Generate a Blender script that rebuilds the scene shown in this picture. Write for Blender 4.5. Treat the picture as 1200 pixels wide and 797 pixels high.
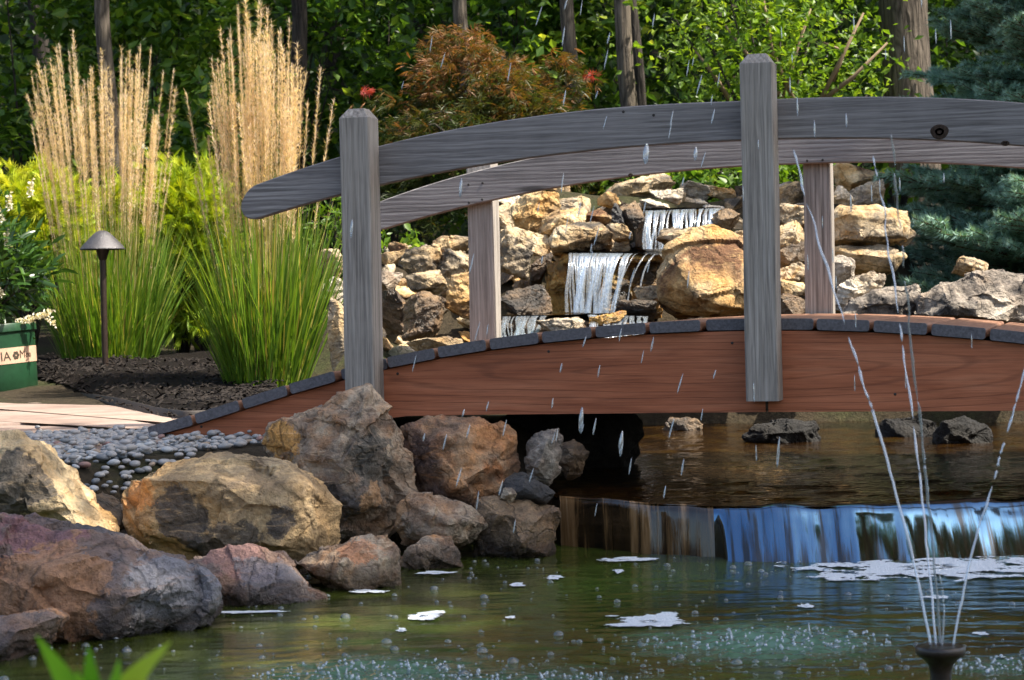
import bpy, bmesh, math, random
import numpy as np
from mathutils import Vector, Matrix, Euler
R = math.radians
random.seed(7); rng = np.random.default_rng(11)
for o in list(bpy.data.objects): bpy.data.objects.remove(o)
scene = bpy.context.scene
COL = scene.collection

# ------------------------------------------------------------------ camera, sky, sun, exposure
F, YAW, PIT, ROL = 2578.4, .259, .0176, .0209
EYE = .65
cam = bpy.data.cameras.new('camera'); camo = bpy.data.objects.new('camera', cam); COL.objects.link(camo)
cam.sensor_width = 36; cam.lens = F/1200*36; cam.clip_start = .05; cam.clip_end = 500
camo.matrix_world = Matrix.Translation((0, 0, EYE)) @ Matrix.Rotation(math.pi/2-PIT, 4, 'X') @ Matrix.Rotation(-ROL, 4, 'Z')
cam.dof.use_dof = True; cam.dof.focus_distance = 6.2; cam.dof.aperture_fstop = 15.0
scene.camera = camo
SUN_EL, SUN_AZ = R(56), R(-18)          # azimuth from +X (right) towards +Y (away)
sunv = Vector((math.cos(SUN_EL)*math.cos(SUN_AZ), math.cos(SUN_EL)*math.sin(SUN_AZ), math.sin(SUN_EL)))
w = bpy.data.worlds.new('World'); scene.world = w; w.use_nodes = True
wn = w.node_tree; wn.nodes.clear()
sky = wn.nodes.new('ShaderNodeTexSky'); sky.sky_type = 'NISHITA'; sky.sun_disc = False
sky.dust_density = 3.2; sky.ozone_density = .35; sky.sun_elevation = SUN_EL; sky.sun_rotation = math.pi/2-SUN_AZ
bg = wn.nodes.new('ShaderNodeBackground'); bg.inputs[1].default_value = .125
wo = wn.nodes.new('ShaderNodeOutputWorld')
wn.links.new(sky.outputs[0], bg.inputs[0]); wn.links.new(bg.outputs[0], wo.inputs[0])
sl = bpy.data.lights.new('sun', 'SUN'); sl.energy = 5.0; sl.angle = R(.5); sl.color = (1, .93, .80)
so = bpy.data.objects.new('sun', sl); COL.objects.link(so); so.location = (8, 0, 12)
so.rotation_euler = (-sunv).to_track_quat('-Z', 'Y').to_euler()
scene.view_settings.view_transform = 'Standard'; scene.view_settings.look = 'None'
scene.view_settings.exposure = 1.22; scene.view_settings.gamma = 1
scene.cycles.use_denoising = True
scene.cycles.max_bounces = 8; scene.cycles.transparent_max_bounces = 24; scene.cycles.caustics_reflective = False; scene.cycles.caustics_refractive = False

# ------------------------------------------------------------------ measuring helpers (photo measurements -> places in the garden)
cy, sy, cp, sp, cr, sr = math.cos(YAW), math.sin(YAW), math.cos(PIT), math.sin(PIT), math.cos(ROL), math.sin(ROL)
def ray(px, py):
    u = (px-600)/F; v = (398.5-py)/F
    u0 = u*cr+v*sr; v0 = -u*sr+v*cr
    return np.array([u0, cp+v0*sp, v0*cp-sp])
def P(px, py, y):                      # the point seen there at distance y
    r = ray(px, py); return np.array([0, 0, EYE])+r*(y/r[1])
def G(px, py, h):                      # the point seen there at height h
    r = ray(px, py); return np.array([0, 0, EYE])+r*((h-EYE)/r[2])

# ------------------------------------------------------------------ noise
def _hash(ix, iy, iz, s):
    h = (ix.astype(np.int64)*374761393+iy.astype(np.int64)*668265263+iz.astype(np.int64)*1274126177+s*974711) & 0xffffffff
    h = ((h ^ (h >> 13))*1103515245) & 0xffffffff
    h = ((h ^ (h >> 15))*2246822519) & 0xffffffff
    return ((h ^ (h >> 16)) & 0xffff)/32767.5-1
def vnoise(p, s=0):
    i = np.floor(p).astype(np.int64); f = p-i; u = f*f*f*(f*(f*6-15)+10)
    r = 0
    for a in (0, 1):
        for b in (0, 1):
            for c in (0, 1):
                wgt = (u[:, 0] if a else 1-u[:, 0])*(u[:, 1] if b else 1-u[:, 1])*(u[:, 2] if c else 1-u[:, 2])
                r = r+wgt*_hash(i[:, 0]+a, i[:, 1]+b, i[:, 2]+c, s)
    return r
def fbm(p, s=0, o=4, g=.5):
    r = 0; a = 1; t = 0
    for k in range(o):
        r = r+a*vnoise(p*(2.03**k)+k*17.3, s+k); t += a; a *= g
    return r/t
def sstep(a, b, x):
    t = np.clip((x-a)/(b-a), 0, 1); return t*t*(3-2*t)

# ------------------------------------------------------------------ object helpers
def tag(o, label=None, cat=None, group=None, kind=None):
    if label: o['label'] = label
    if cat: o['category'] = cat
    if group: o['group'] = group
    if kind: o['kind'] = kind
    return o
def link(name, me, parent=None, m=None):
    o = bpy.data.objects.new(name, me); COL.objects.link(o)
    if parent is not None: o.parent = parent
    if m is not None:
        for q in (m if isinstance(m, (list, tuple)) else [m]): me.materials.append(q)
    return o
def empty(name, loc, rz=0):
    o = bpy.data.objects.new(name, None); COL.objects.link(o); o.location = loc; o.rotation_euler = (0, 0, rz); o.empty_display_size = .05
    return o
def mesh(V, Fs, smooth=True, tint=None, mi=None, name='mesh'):
    """V (n,3); Fs: list of arrays of faces, each array with one corner count"""
    V = np.asarray(V, dtype=np.float32); Fs = [np.asarray(f, dtype=np.int32) for f in (Fs if isinstance(Fs, list) else [Fs])]
    Fs = [f for f in Fs if len(f)]
    me = bpy.data.meshes.new(name)
    me.vertices.add(len(V)); me.vertices.foreach_set('co', V.ravel())
    loops = np.concatenate([f.ravel() for f in Fs]); cnt = np.concatenate([np.full(len(f), f.shape[1], np.int32) for f in Fs])
    me.loops.add(len(loops)); me.loops.foreach_set('vertex_index', loops)
    st = np.concatenate([[0], np.cumsum(cnt)[:-1]]).astype(np.int32)
    me.polygons.add(len(cnt)); me.polygons.foreach_set('loop_start', st)
    try: me.polygons.foreach_set('loop_total', cnt)
    except Exception: pass
    if mi is not None: me.polygons.foreach_set('material_index', np.asarray(mi, np.int32))
    me.update(calc_edges=True)
    me.polygons.foreach_set('use_smooth', np.full(len(cnt), bool(smooth)))
    if tint is not None:
        a = me.attributes.new('tint', 'FLOAT', 'POINT'); a.data.foreach_set('value', np.asarray(tint, np.float32))
    me.validate()
    return me
class MB:
    """collects shapes into ONE mesh"""
    def __init__(s): s.V = []; s.F = {}; s.n = 0; s.T = []
    def add(s, V, Fs, t=0.):
        V = np.asarray(V, float).reshape(-1, 3)
        for f in (Fs if isinstance(Fs, list) else [Fs]):
            f = np.asarray(f, int)
            if len(f): s.F.setdefault(f.shape[1], []).append(f+s.n)
        s.V.append(V); s.n += len(V); s.T.append(np.full(len(V), t) if np.isscalar(t) else np.asarray(t))
    def box(s, lo, hi, bev=0):
        lo, hi = np.array(lo, float), np.array(hi, float)
        if bev <= 0:
            v = np.array([[x, y, z] for x in (lo[0], hi[0]) for y in (lo[1], hi[1]) for z in (lo[2], hi[2])])
            s.add(v, np.array([[0, 1, 3, 2], [4, 6, 7, 5], [0, 4, 5, 1], [2, 3, 7, 6], [0, 2, 6, 4], [1, 5, 7, 3]]))
        else:
            bm = bmesh.new(); bmesh.ops.create_cube(bm, size=1)
            for v in bm.verts: v.co = Vector([(lo[i]+hi[i])/2+v.co[i]*(hi[i]-lo[i]) for i in range(3)])
            bmesh.ops.bevel(bm, geom=bm.edges[:], offset=bev, segments=2, affect='EDGES', profile=.6)
            s.bm(bm)
    def bm(s, bm):
        bm.verts.index_update(); V = [v.co[:] for v in bm.verts]; d = {}
        for f in bm.faces: d.setdefault(len(f.verts), []).append([v.index for v in f.verts])
        s.add(V, [np.array(x) for x in d.values()]); bm.free()
    def tube(s, pts, rad, n=8, cap=True, t=0.):
        V, Fs = tube(pts, rad, n, cap); s.add(V, Fs, t)
    def mesh(s, smooth=True, tint=False):
        return mesh(np.concatenate(s.V), [np.concatenate(f) for f in s.F.values()], smooth, np.concatenate(s.T) if tint else None)
    def build(s, name, m, parent=None, smooth=True, tint=False): return link(name, s.mesh(smooth, tint), parent, m)
def tube(pts, rad, n=8, cap=True):
    pts = np.asarray(pts, float); k = len(pts); rad = np.broadcast_to(np.asarray(rad, float), (k,))
    tan = np.gradient(pts, axis=0); tan /= np.linalg.norm(tan, axis=1)[:, None]+1e-12
    ref = np.array([1., 0, 0]) if abs(tan[0][0]) < .8 else np.array([0, 1., 0])
    V = []
    for i in range(k):
        a = np.cross(tan[i], ref); a /= np.linalg.norm(a)+1e-12; b = np.cross(tan[i], a); ref = np.cross(a, tan[i])
        th = np.arange(n)*2*math.pi/n
        V.append(pts[i]+rad[i]*(np.cos(th)[:, None]*a+np.sin(th)[:, None]*b))
    V = np.concatenate(V); i = np.arange(k-1)[:, None]*n; j = np.arange(n)[None, :]; j2 = (j+1) % n
    Fs = [np.stack([i+j, i+j2, i+n+j2, i+n+j], -1).reshape(-1, 4)]
    if cap: Fs.append(np.array([list(range(n))[::-1], [(k-1)*n+q for q in range(n)]]))
    return V, Fs
def autosmooth(me, ang=40):
    try: me.set_sharp_from_angle(angle=R(ang))
    except Exception: pass
    return me
def smooth_shade(o, ang=40): autosmooth(o.data, ang); return o

# ------------------------------------------------------------------ material helpers
def new_mat(name):
    m = bpy.data.materials.new(name); m.use_nodes = True; nt = m.node_tree; nt.nodes.clear()
    out = nt.nodes.new('ShaderNodeOutputMaterial'); return m, nt, out
def nd(nt, typ, props=None, **ins):
    n = nt.nodes.new('ShaderNode'+typ)
    for k, v in (props or {}).items(): setattr(n, k, v)
    for k, v in ins.items():
        key = int(k[1:]) if k[0] == 'i' and k[1:].isdigit() else k.replace('_', ' ')
        s = n.inputs[key]
        if isinstance(v, bpy.types.NodeSocket): nt.links.new(v, s)
        else:
            if s.type == 'RGBA' and len(v) == 3: v = (*v, 1)
            s.default_value = v
    return n
def ramp(nt, fac, stops, interp='LINEAR'):
    n = nt.nodes.new('ShaderNodeValToRGB'); nt.links.new(fac, n.inputs[0]); e = n.color_ramp.elements; n.color_ramp.interpolation = interp
    while len(e) < len(stops): e.new(.5)
    for q, (p_, c) in zip(e, stops):
        q.position = p_; q.color = (*c, 1) if not np.isscalar(c) else (c, c, c, 1)
    return n.outputs[0]
def mixc(nt, fac, a, b, mode='MIX'):
    n = nt.nodes.new('ShaderNodeMix'); n.data_type = 'RGBA'; n.blend_type = mode
    for s, v in ((n.inputs[0], fac), (n.inputs[6], a), (n.inputs[7], b)):
        if isinstance(v, bpy.types.NodeSocket): nt.links.new(v, s)
        elif np.isscalar(v): s.default_value = v
        else: s.default_value = (*v, 1)
    return n.outputs[2]
def math_(nt, op, a, b=0., c=0.):
    n = nt.nodes.new('ShaderNodeMath'); n.operation = op
    for s, v in zip(n.inputs, (a, b, c)):
        if isinstance(v, bpy.types.NodeSocket): nt.links.new(v, s)
        else: s.default_value = v
    return n.outputs[0]
def noise(nt, vec, scale, detail=4, rough=.55, dist=0, lac=2.):
    return nd(nt, 'TexNoise', None, Vector=vec, Scale=scale, Detail=detail, Roughness=rough, Distortion=dist).outputs[0]
def coords(nt, scale=(1, 1, 1), rnd=True, which='Object'):
    tc = nt.nodes.new('ShaderNodeTexCoord'); v = tc.outputs[which]
    if rnd:
        oi = nt.nodes.new('ShaderNodeObjectInfo'); k = math_(nt, 'MULTIPLY', oi.outputs['Random'], 37.)
        cb = nd(nt, 'CombineXYZ', None, X=k, Y=k, Z=k).outputs[0]
        v = nd(nt, 'VectorMath', {'operation': 'ADD'}, i0=v, i1=cb).outputs[0]
    return nd(nt, 'Mapping', None, Vector=v, Scale=scale).outputs[0]
def bump(nt, h, strength=.5, dist=.01, normal=None):
    k = dict(Strength=strength, Distance=dist, Height=h)
    if normal is not None: k['Normal'] = normal
    return nd(nt, 'Bump', None, **k).outputs[0]
def bsdf(nt, out, col, rough=.7, nrm=None, spec=.5, **kw):
    k = dict(Base_Color=col, Roughness=rough); k.update(kw); k['Specular IOR Level'] = spec
    n = nt.nodes.new('ShaderNodeBsdfPrincipled')
    for key, v in k.items():
        s = n.inputs[key.replace('_', ' ')]
        if isinstance(v, bpy.types.NodeSocket): nt.links.new(v, s)
        else: s.default_value = (*v, 1) if (s.type == 'RGBA' and not np.isscalar(v) and len(v) == 3) else v
    if nrm is not None: nt.links.new(nrm, n.inputs['Normal'])
    nt.links.new(n.outputs[0], out.inputs[0]); return n

def rock_mat(name, c1, c2, c3, dark=(.05, .045, .04), darkamt=.35, wet=0., sc=5., bstr=1., patches=()):
    m, nt, out = new_mat(name); v = coords(nt)
    n1 = noise(nt, v, sc, 6, .62, .6); n2 = noise(nt, v, sc*4.3, 7, .68); n3 = noise(nt, v, 95, 4, .7)
    n4 = noise(nt, nd(nt, 'VectorMath', {'operation': 'ADD'}, i0=v, i1=(7.1, 3.3, 9.9)).outputs[0], sc*.75, 5, .6, .8)
    col = ramp(nt, n1, [(.34, c1), (.46, c2), (.56, c3), (.66, c1)])
    col = mixc(nt, ramp(nt, n4, [(.50-darkamt*.2, 0.), (.64, 1.)]), col, dark)
    col = mixc(nt, .75, col, ramp(nt, n2, [(.25, .35), (.5, .95), (.75, 1.45)]), 'MULTIPLY')
    col = mixc(nt, .55, col, ramp(nt, n3, [(.32, .5), (.5, 1.), (.7, 1.4)]), 'MULTIPLY')
    if patches:
        gp = nt.nodes.new('ShaderNodeNewGeometry').outputs['Position']
        for pos, r_, pc_ in patches:
            d = nd(nt, 'VectorMath', {'operation': 'DISTANCE'}, i0=gp, i1=tuple(pos)).outputs['Value']
            dd = math_(nt, 'ADD', math_(nt, 'DIVIDE', d, r_), math_(nt, 'MULTIPLY', math_(nt, 'SUBTRACT', n2, .5), 2.6))
            col = mixc(nt, ramp(nt, dd, [(.86, .85), (1.0, 0.)]), col, mixc(nt, ramp(nt, n3, [(.35, 0.), (.65, 1.)]), pc_, tuple(min(1, q*1.9) for q in pc_)))
    zz = nd(nt, 'SeparateXYZ', None, Vector=nt.nodes.new('ShaderNodeNewGeometry').outputs['Position']).outputs[2]
    wetm = ramp(nt, math_(nt, 'SUBTRACT', zz, math_(nt, 'MULTIPLY', n2, .05)), [(.0, 1.), (.035, 0.)])
    # mineral streaks and fine cracks
    vs = nd(nt, 'Mapping', None, Vector=v, Scale=(3, 3, 14), Rotation=(.5, .4, .2)).outputs[0]
    n5 = noise(nt, vs, 3.2, 5, .7, 1.)
    col = mixc(nt, ramp(nt, n5, [(.55, 0.), (.7, .5)]), col, tuple(min(1, q*1.5) for q in c2))
    cr_ = nd(nt, 'TexVoronoi', {'feature': 'DISTANCE_TO_EDGE'}, Vector=nd(nt, 'VectorMath', {'operation': 'ADD'}, i0=v, i1=nd(nt, 'VectorMath', {'operation': 'SCALE'}, i0=nd(nt, 'TexNoise', None, Vector=v, Scale=9., Detail=4.).outputs[1], Scale=.18).outputs[0]).outputs[0], Scale=sc*1.3).outputs[0]
    crk = ramp(nt, cr_, [(.0, 0.), (.035, 1.)])
    col = mixc(nt, .45, col, crk, 'MULTIPLY')
    h = math_(nt, 'ADD', math_(nt, 'MULTIPLY', n2, .7), math_(nt, 'ADD', math_(nt, 'MULTIPLY', n3, .3), math_(nt, 'MULTIPLY', crk, .12)))
    col = mixc(nt, wetm, col, mixc(nt, 1., col, (.38, .34, .30), 'MULTIPLY'))
    rg = math_(nt, 'MULTIPLY', ramp(nt, n2, [(.3, max(.12, .9-wet*.75)), (.7, max(.22, .95-wet*.55))]), math_(nt, 'SUBTRACT', 1., math_(nt, 'MULTIPLY', wetm, .7)))
    bsdf(nt, out, col, rg, bump(nt, h, bstr, .035), .4+.3*wet)
    return m
def wood_mat(name, axis, dark, mid, light, gs=1., bs=.55):
    m, nt, out = new_mat(name)
    s = [1, 1, 1]; s[axis] = .022
    v = coords(nt, tuple(s)); v0 = coords(nt)
    s2 = [1, 1, 1]; s2[axis] = .16
    vb = coords(nt, tuple(s2))
    a = noise(nt, v, 330*gs, 5, .7, .3); b = noise(nt, v, 95*gs, 4, .65, .8); c = noise(nt, v0, 5, 4, .6)
    rings = nd(nt, 'TexWave', {'wave_type': 'RINGS', 'rings_direction': 'XYZ'[axis]}, Vector=nd(nt, 'Mapping', None, Vector=vb, Location=(.35, .22, .4)).outputs[0], Scale=26*gs, Distortion=6., Detail=3., Detail_Scale=1.2).outputs[1]
    col = ramp(nt, b, [(.28, dark), (.5, mid), (.72, light)])
    col = mixc(nt, .5, col, ramp(nt, rings, [(.0, .62), (.3, 1.), (1., 1.1)]), 'MULTIPLY')
    col = mixc(nt, .7, col, ramp(nt, a, [(.3, .5), (.5, 1.), (.72, 1.35)]), 'MULTIPLY')
    col = mixc(nt, ramp(nt, c, [(.42, 0.), (.7, .55)]), col, tuple(q*1.25 for q in mid))
    # small pin knots
    vk = nd(nt, 'TexVoronoi', {'feature': 'F1'}, Vector=vb, Scale=6.).outputs[0]
    col = mixc(nt, ramp(nt, vk, [(.03, .85), (.075, 0.)]), col, tuple(q*.35 for q in dark))
    h = math_(nt, 'ADD', math_(nt, 'MULTIPLY', a, .7), math_(nt, 'MULTIPLY', rings, .3))
    bsdf(nt, out, col, .8, bump(nt, h, bs, .004), .3)
    return m
def simple_mat(name, col, rough=.6, nscale=0, nvar=.3, bstr=0, spec=.5, metallic=0.):
    m, nt, out = new_mat(name); c = col; nrm = None
    if nscale:
        n = noise(nt, coords(nt), nscale, 5, .65)
        c = mixc(nt, 1., col, ramp(nt, n, [(.25, 1-nvar), (.75, 1+nvar)]), 'MULTIPLY')
        if bstr: nrm = bump(nt, n, bstr, .005)
    bsdf(nt, out, c, rough, nrm, spec, Metallic=metallic); return m
def leaf_mat(name, stops, trans=.45, rough=.45, vein=0., spec=.45):
    m, nt, out = new_mat(name)
    at = nd(nt, 'Attribute', {'attribute_name': 'tint'}).outputs['Fac']
    col = ramp(nt, at, stops)
    p = nt.nodes.new('ShaderNodeBsdfPrincipled'); nt.links.new(col, p.inputs['Base Color']); p.inputs['Roughness'].default_value = rough; p.inputs['Specular IOR Level'].default_value = spec
    if trans > 0:
        t = nt.nodes.new('ShaderNodeBsdfTranslucent')
        tc = mixc(nt, 1., col, (1.5, 1.35, .5), 'MULTIPLY'); nt.links.new(tc, t.inputs[0])
        ms = nt.nodes.new('ShaderNodeMixShader'); ms.inputs[0].default_value = trans
        nt.links.new(p.outputs[0], ms.inputs[1]); nt.links.new(t.outputs[0], ms.inputs[2]); nt.links.new(ms.outputs[0], out.inputs[0])
    else: nt.links.new(p.outputs[0], out.inputs[0])
    return m

M = {}
M['post_wood'] = wood_mat('weathered post wood', 2, (.135, .118, .103), (.30, .268, .236), (.45, .41, .37))
M['rail_wood'] = wood_mat('weathered rail wood', 0, (.10, .092, .09), (.215, .198, .194), (.34, .32, .31))
M['rock_tan'] = rock_mat('tan sandstone', (.50, .30, .12), (.62, .45, .25), (.68, .55, .38), (.10, .085, .07), .2)
M['rock_gold'] = rock_mat('golden sandstone', (.52, .27, .08), (.66, .43, .19), (.72, .56, .34), (.16, .08, .04), .1, sc=4)
M['rock_pale'] = rock_mat('pale limestone', (.52, .40, .26), (.68, .57, .42), (.74, .66, .55), (.16, .13, .11), .05)
M['rock_gray'] = rock_mat('grey boulder', (.28, .21, .15), (.42, .35, .28), (.52, .45, .37), (.08, .07, .065), .3)
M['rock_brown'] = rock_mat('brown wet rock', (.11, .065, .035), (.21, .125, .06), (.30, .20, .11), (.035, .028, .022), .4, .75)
M['rock_amber'] = rock_mat('amber wet rock', (.42, .17, .02), (.56, .28, .05), (.60, .36, .10), (.06, .04, .02), .2, .9)
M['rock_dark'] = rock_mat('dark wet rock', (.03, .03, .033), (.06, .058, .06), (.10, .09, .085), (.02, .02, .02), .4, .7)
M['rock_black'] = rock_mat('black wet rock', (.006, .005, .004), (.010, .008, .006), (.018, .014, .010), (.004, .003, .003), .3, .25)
M['rock_purple'] = rock_mat('purple red boulder', (.19, .095, .07), (.27, .165, .11), (.24, .18, .15), (.10, .09, .10), .35, .45, 3.4, 1.1,
    ((P(40, 610, 4.4), .11, (.17, .08, .085)), (P(215, 710, 4.4), .15, (.15, .15, .17)), (P(280, 650, 4.85), .09, (.22, .12, .10)), (P(40, 690, 4.3), .14, (.27, .14, .07)), (P(330, 690, 4.8), .10, (.13, .12, .13))))
M['rock_red'] = rock_mat('rusty red boulder', (.46, .17, .05), (.52, .26, .11), (.46, .30, .18), (.12, .075, .06), .2, .2, 4)
M['rock_mix'] = rock_mat('grey rust boulder', (.54, .27, .11), (.54, .43, .31), (.42, .26, .15), (.10, .09, .085), .35, .2, 4.4, 1.1,
    ((P(320, 518, 5.65), .07, (.42, .22, .06)), (P(450, 540, 5.6), .09, (.075, .07, .06)), (P(455, 600, 5.6), .08, (.34, .20, .10)), (P(420, 625, 5.0), .07, (.42, .20, .10))))
M['rock_big_tan'] = rock_mat('tan boulder with black stain', (.58, .34, .13), (.68, .46, .23), (.64, .49, .29), (.22, .16, .10), .08, .05, 2.6, 1.,
    ((P(205, 612, 5.14), .082, (.055, .052, .052)), (P(262, 645, 5.16), .075, (.06, .055, .05)), (P(338, 615, 5.14), .04, (.06, .055, .055)), (P(20, 575, 4.92), .08, (.06, .055, .05)), (P(155, 575, 5.2), .06, (.45, .22, .08))))
# ------------------------------------------------------------------ ground
POND = np.array([(-2.6, 1.2), (-1.9, 3.0), (-1.5, 4.2), (-1.22, 4.66), (-.98, 4.98), (-.62, 5.40), (-.2, 5.72), (.10, 5.78), (.5, 5.66), (1.2, 5.6), (2.2, 5.7), (3.4, 5.8), (3.9, 5), (3.9, 2.5), (3.0, 1.3), (0, 1.15)])
POOL = np.array([(.02, 5.62), (.1, 5.9), (.2, 6.5), (.42, 7.2), (.5, 8.2), (.1, 8.9), (.0, 9.05), (1.4, 9.0), (2.2, 8.5), (2.8, 7.5), (3.4, 5.6)])
def sdf(poly, x, y):                                     # negative inside
    d = np.full(x.shape, 1e9); ins = np.zeros(x.shape, bool); n = len(poly)
    for i in range(n):
        a, b = poly[i], poly[(i+1) % n]; e = b-a
        t = np.clip(((x-a[0])*e[0]+(y-a[1])*e[1])/(e@e), 0, 1)
        d = np.minimum(d, np.hypot(x-a[0]-t*e[0], y-a[1]-t*e[1]))
        c = ((a[1] > y) != (b[1] > y)) & (x < (b[0]-a[0])*(y-a[1])/(b[1]-a[1]+1e-12)+a[0]); ins ^= c
    return np.where(ins, -d, d)
def ground(x, y):
    x = np.asarray(x, float); y = np.asarray(y, float)
    p3 = np.stack([x, y, np.zeros_like(x)], -1).reshape(-1, 3)
    n1 = fbm(p3*.7, 3, 3).reshape(x.shape); n2 = fbm(p3*4, 9, 3).reshape(x.shape)
    z = np.full(x.shape, .262)
    # planting bed on the left rises a little
    bed = sstep(8.2, 10.5, y+.35*(x+1.0))*sstep(-.3, -.9, x)*(1-sstep(11.5, 15, y)); z = z+bed*.09
    # rockery mound behind the bridge
    mound = sstep(9.0, 10.9, y)*sstep(-1.25, -.55, x)*(1-sstep(1.5, 2.6, x))*(1-sstep(12.0, 15, y)*.6)
    z = z+mound*(.58+.30*sstep(-.25, .1, x)+.1*n1)
    z = z+sstep(13, 19, y)*.35+sstep(24, 60, y)*9+.03*n2*sstep(8.5, 10, y)+.25*n1*sstep(14, 18, y)
    z = z+sstep(8, 25, np.abs(x))*.6
    dq = sdf(POOL, x, y); z = np.minimum(z, .03+sstep(-.02, .30, dq)*(z+.02-.03)) if False else np.where(dq < .3, .03+(z-.03)*sstep(-.05, .3, dq), z)
    dp = sdf(POND, x, y); z = np.where(dp < .55, -.45+(z+.45)*(.0+sstep(-.45, .12, dp)*.55+.45*sstep(.0, .55, dp)), z)
    return z
def grid_axis(segs):
    a = []
    for lo, hi, st in segs: a.append(np.arange(lo, hi-1e-9, st))
    a.append([segs[-1][1]]); return np.concatenate(a)
def grid_mesh(xs, ys, fz):
    X, Y = np.meshgrid(xs, ys); Z = fz(X, Y); nx, ny = len(xs), len(ys)
    V = np.stack([X, Y, Z], -1).reshape(-1, 3); i = np.arange(ny-1)[:, None]*nx+np.arange(nx-1)[None, :]
    return V, np.stack([i, i+1, i+nx+1, i+nx], -1).reshape(-1, 4)
xs = grid_axis([(-90, -20, 7), (-20, -4, 1), (-4, 4, .07), (4, 20, 1), (20, 90, 7)])
ys = grid_axis([(-60, -4, 6), (-4, 1, .5), (1, 13, .07), (13, 30, .5), (30, 110, 5)])
m, nt, out = new_mat('garden soil'); v = coords(nt, rnd=False)
n1 = noise(nt, v, 1.3, 5, .6); n2 = noise(nt, v, 38, 6, .7)
col = ramp(nt, n1, [(.3, (.030, .022, .014)), (.5, (.045, .034, .02)), (.62, (.04, .045, .016)), (.75, (.05, .038, .024))])
col = mixc(nt, .8, col, ramp(nt, n2, [(.3, .4), (.7, 1.5)]), 'MULTIPLY')
bsdf(nt, out, col, .9, bump(nt, n2, .8, .03), .2); M['soil'] = m
tag(link('ground', mesh(*grid_mesh(xs, ys, ground)), None, M['soil']), kind='structure')

# ------------------------------------------------------------------ water
SPL = [(900, 752, .30, 1.), (430, 790, .26, .8), (1180, 780, .16, .5), (640, 800, .2, .5)]        # splash spots on the pond: px, py, radius, amount
SPLW = [(*G(a, b, 0)[:2], r_, k_) for a, b, r_, k_ in SPL]
def pond_z(x, y):
    p3 = np.stack([x, y*1.0, np.zeros_like(x)], -1).reshape(-1, 3)
    z = .0024*fbm(p3*np.array([4., 15, 1]), 5, 3).reshape(x.shape)+.0010*fbm(p3*np.array([17., 34, 1]), 8, 2).reshape(x.shape)
    nearfall = np.exp(-((y-5.42)/.35)**2)*(x > .1)
    z = z+nearfall*.0016*fbm(p3*np.array([36., 50, 1]), 12, 2).reshape(x.shape)
    for cx, cy_, r_, k_ in SPLW:
        d = np.hypot(x-cx, (y-cy_)); z = z+k_*.0024*np.sin(d*90+4*fbm(p3*7, 77, 2).reshape(x.shape))*np.exp(-d/(r_*.7))*np.clip(d/.05, 0, 1)
        z = z+k_*.013*fbm(p3*np.array([38., 52, 1]), 21, 3).reshape(x.shape)*np.exp(-(d/(r_*.62))**2)
    return z
m, nt, out = new_mat('pond water'); v = coords(nt, rnd=False)
big = noise(nt, v, 1.6, 4, .6, .5)
col = ramp(nt, big, [(.3, (.020, .028, .005)), (.5, (.040, .052, .009)), (.7, (.055, .095, .015))])
for cx, cy_, r_, k_ in SPLW:                           # pale green clouds of air bubbles churned under the splashes
    d = nd(nt, 'VectorMath', {'operation': 'DISTANCE'}, i0=nd(nt, 'VectorMath', {'operation': 'MULTIPLY'}, i0=v, i1=(1, 1, 0)).outputs[0], i1=(cx, cy_, 0)).outputs['Value']
    dd = math_(nt, 'SUBTRACT', math_(nt, 'DIVIDE', d, r_), math_(nt, 'MULTIPLY', math_(nt, 'SUBTRACT', noise(nt, v, 15, 5, .7), .5), 1.1))
    col = mixc(nt, math_(nt, 'MULTIPLY', ramp(nt, dd, [(.35, 1.), (1., 0.)]), .8*k_), col, (.10, .20, .145))
fine = noise(nt, nd(nt, 'Mapping', None, Vector=v, Scale=(1, 2.1, 1)).outputs[0], 42, 3, .55)
bsdf(nt, out, col, .035, bump(nt, fine, .07, .012), .5, IOR=1.33); M['pond'] = m
xs = grid_axis([(-6, -1.4, .2), (-1.4, 1.5, .0085), (1.5, 6, .15)]); ys = grid_axis([(.8, 3.5, .12), (3.5, 5.9, .0095)])
tag(link('pond_water', mesh(*grid_mesh(xs, ys, pond_z)), None, M['pond']), kind='structure')
# upper pool under the bridge
LIPPX = [(560, 578), (640, 581), (655, 583), (700, 586.5), (760, 590.5), (820, 593), (880, 594.2), (940, 594.3), (1000, 593.6), (1060, 591.4), (1110, 588.5), (1160, 585.8), (1210, 584), (1300, 581), (1500, 577)]
PZ = .125
LIP = np.array([G(a, b, PZ)[:2] for a, b in LIPPX])
def lip_y(x): return np.interp(x, LIP[:, 0], LIP[:, 1])
m, nt, out = new_mat('shallow stream water'); v = coords(nt, rnd=False)
big = noise(nt, nd(nt, 'Mapping', None, Vector=v, Scale=(1, .5, 1)).outputs[0], 9, 5, .65, .5)
col = ramp(nt, big, [(.3, (.006, .003, .001)), (.5, (.018, .008, .002)), (.62, (.036, .018, .003)), (.75, (.012, .014, .003))])
fine = noise(nt, nd(nt, 'Mapping', None, Vector=v, Scale=(1, 1.5, 1)).outputs[0], 26, 3, .5, .6)
bsdf(nt, out, col, .04, bump(nt, fine, .28, .02), .5, IOR=1.33); M['stream'] = m
U = np.concatenate([np.linspace(LIP[0, 0], 1.5, 150), np.linspace(1.55, 3.6, 20)]); Tt = np.concatenate([np.linspace(0, .35, 60), np.linspace(.36, 1, 60)])
UU, TT = np.meshgrid(U, Tt); YY = lip_y(UU)+TT*(9.35-lip_y(UU))
p3 = np.stack([UU, YY, 0*UU], -1).reshape(-1, 3)
ZZ = PZ+.0052*fbm(p3*np.array([7., 14, 1]), 31, 3).reshape(UU.shape)*np.clip(TT*20, 0, 1)
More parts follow.
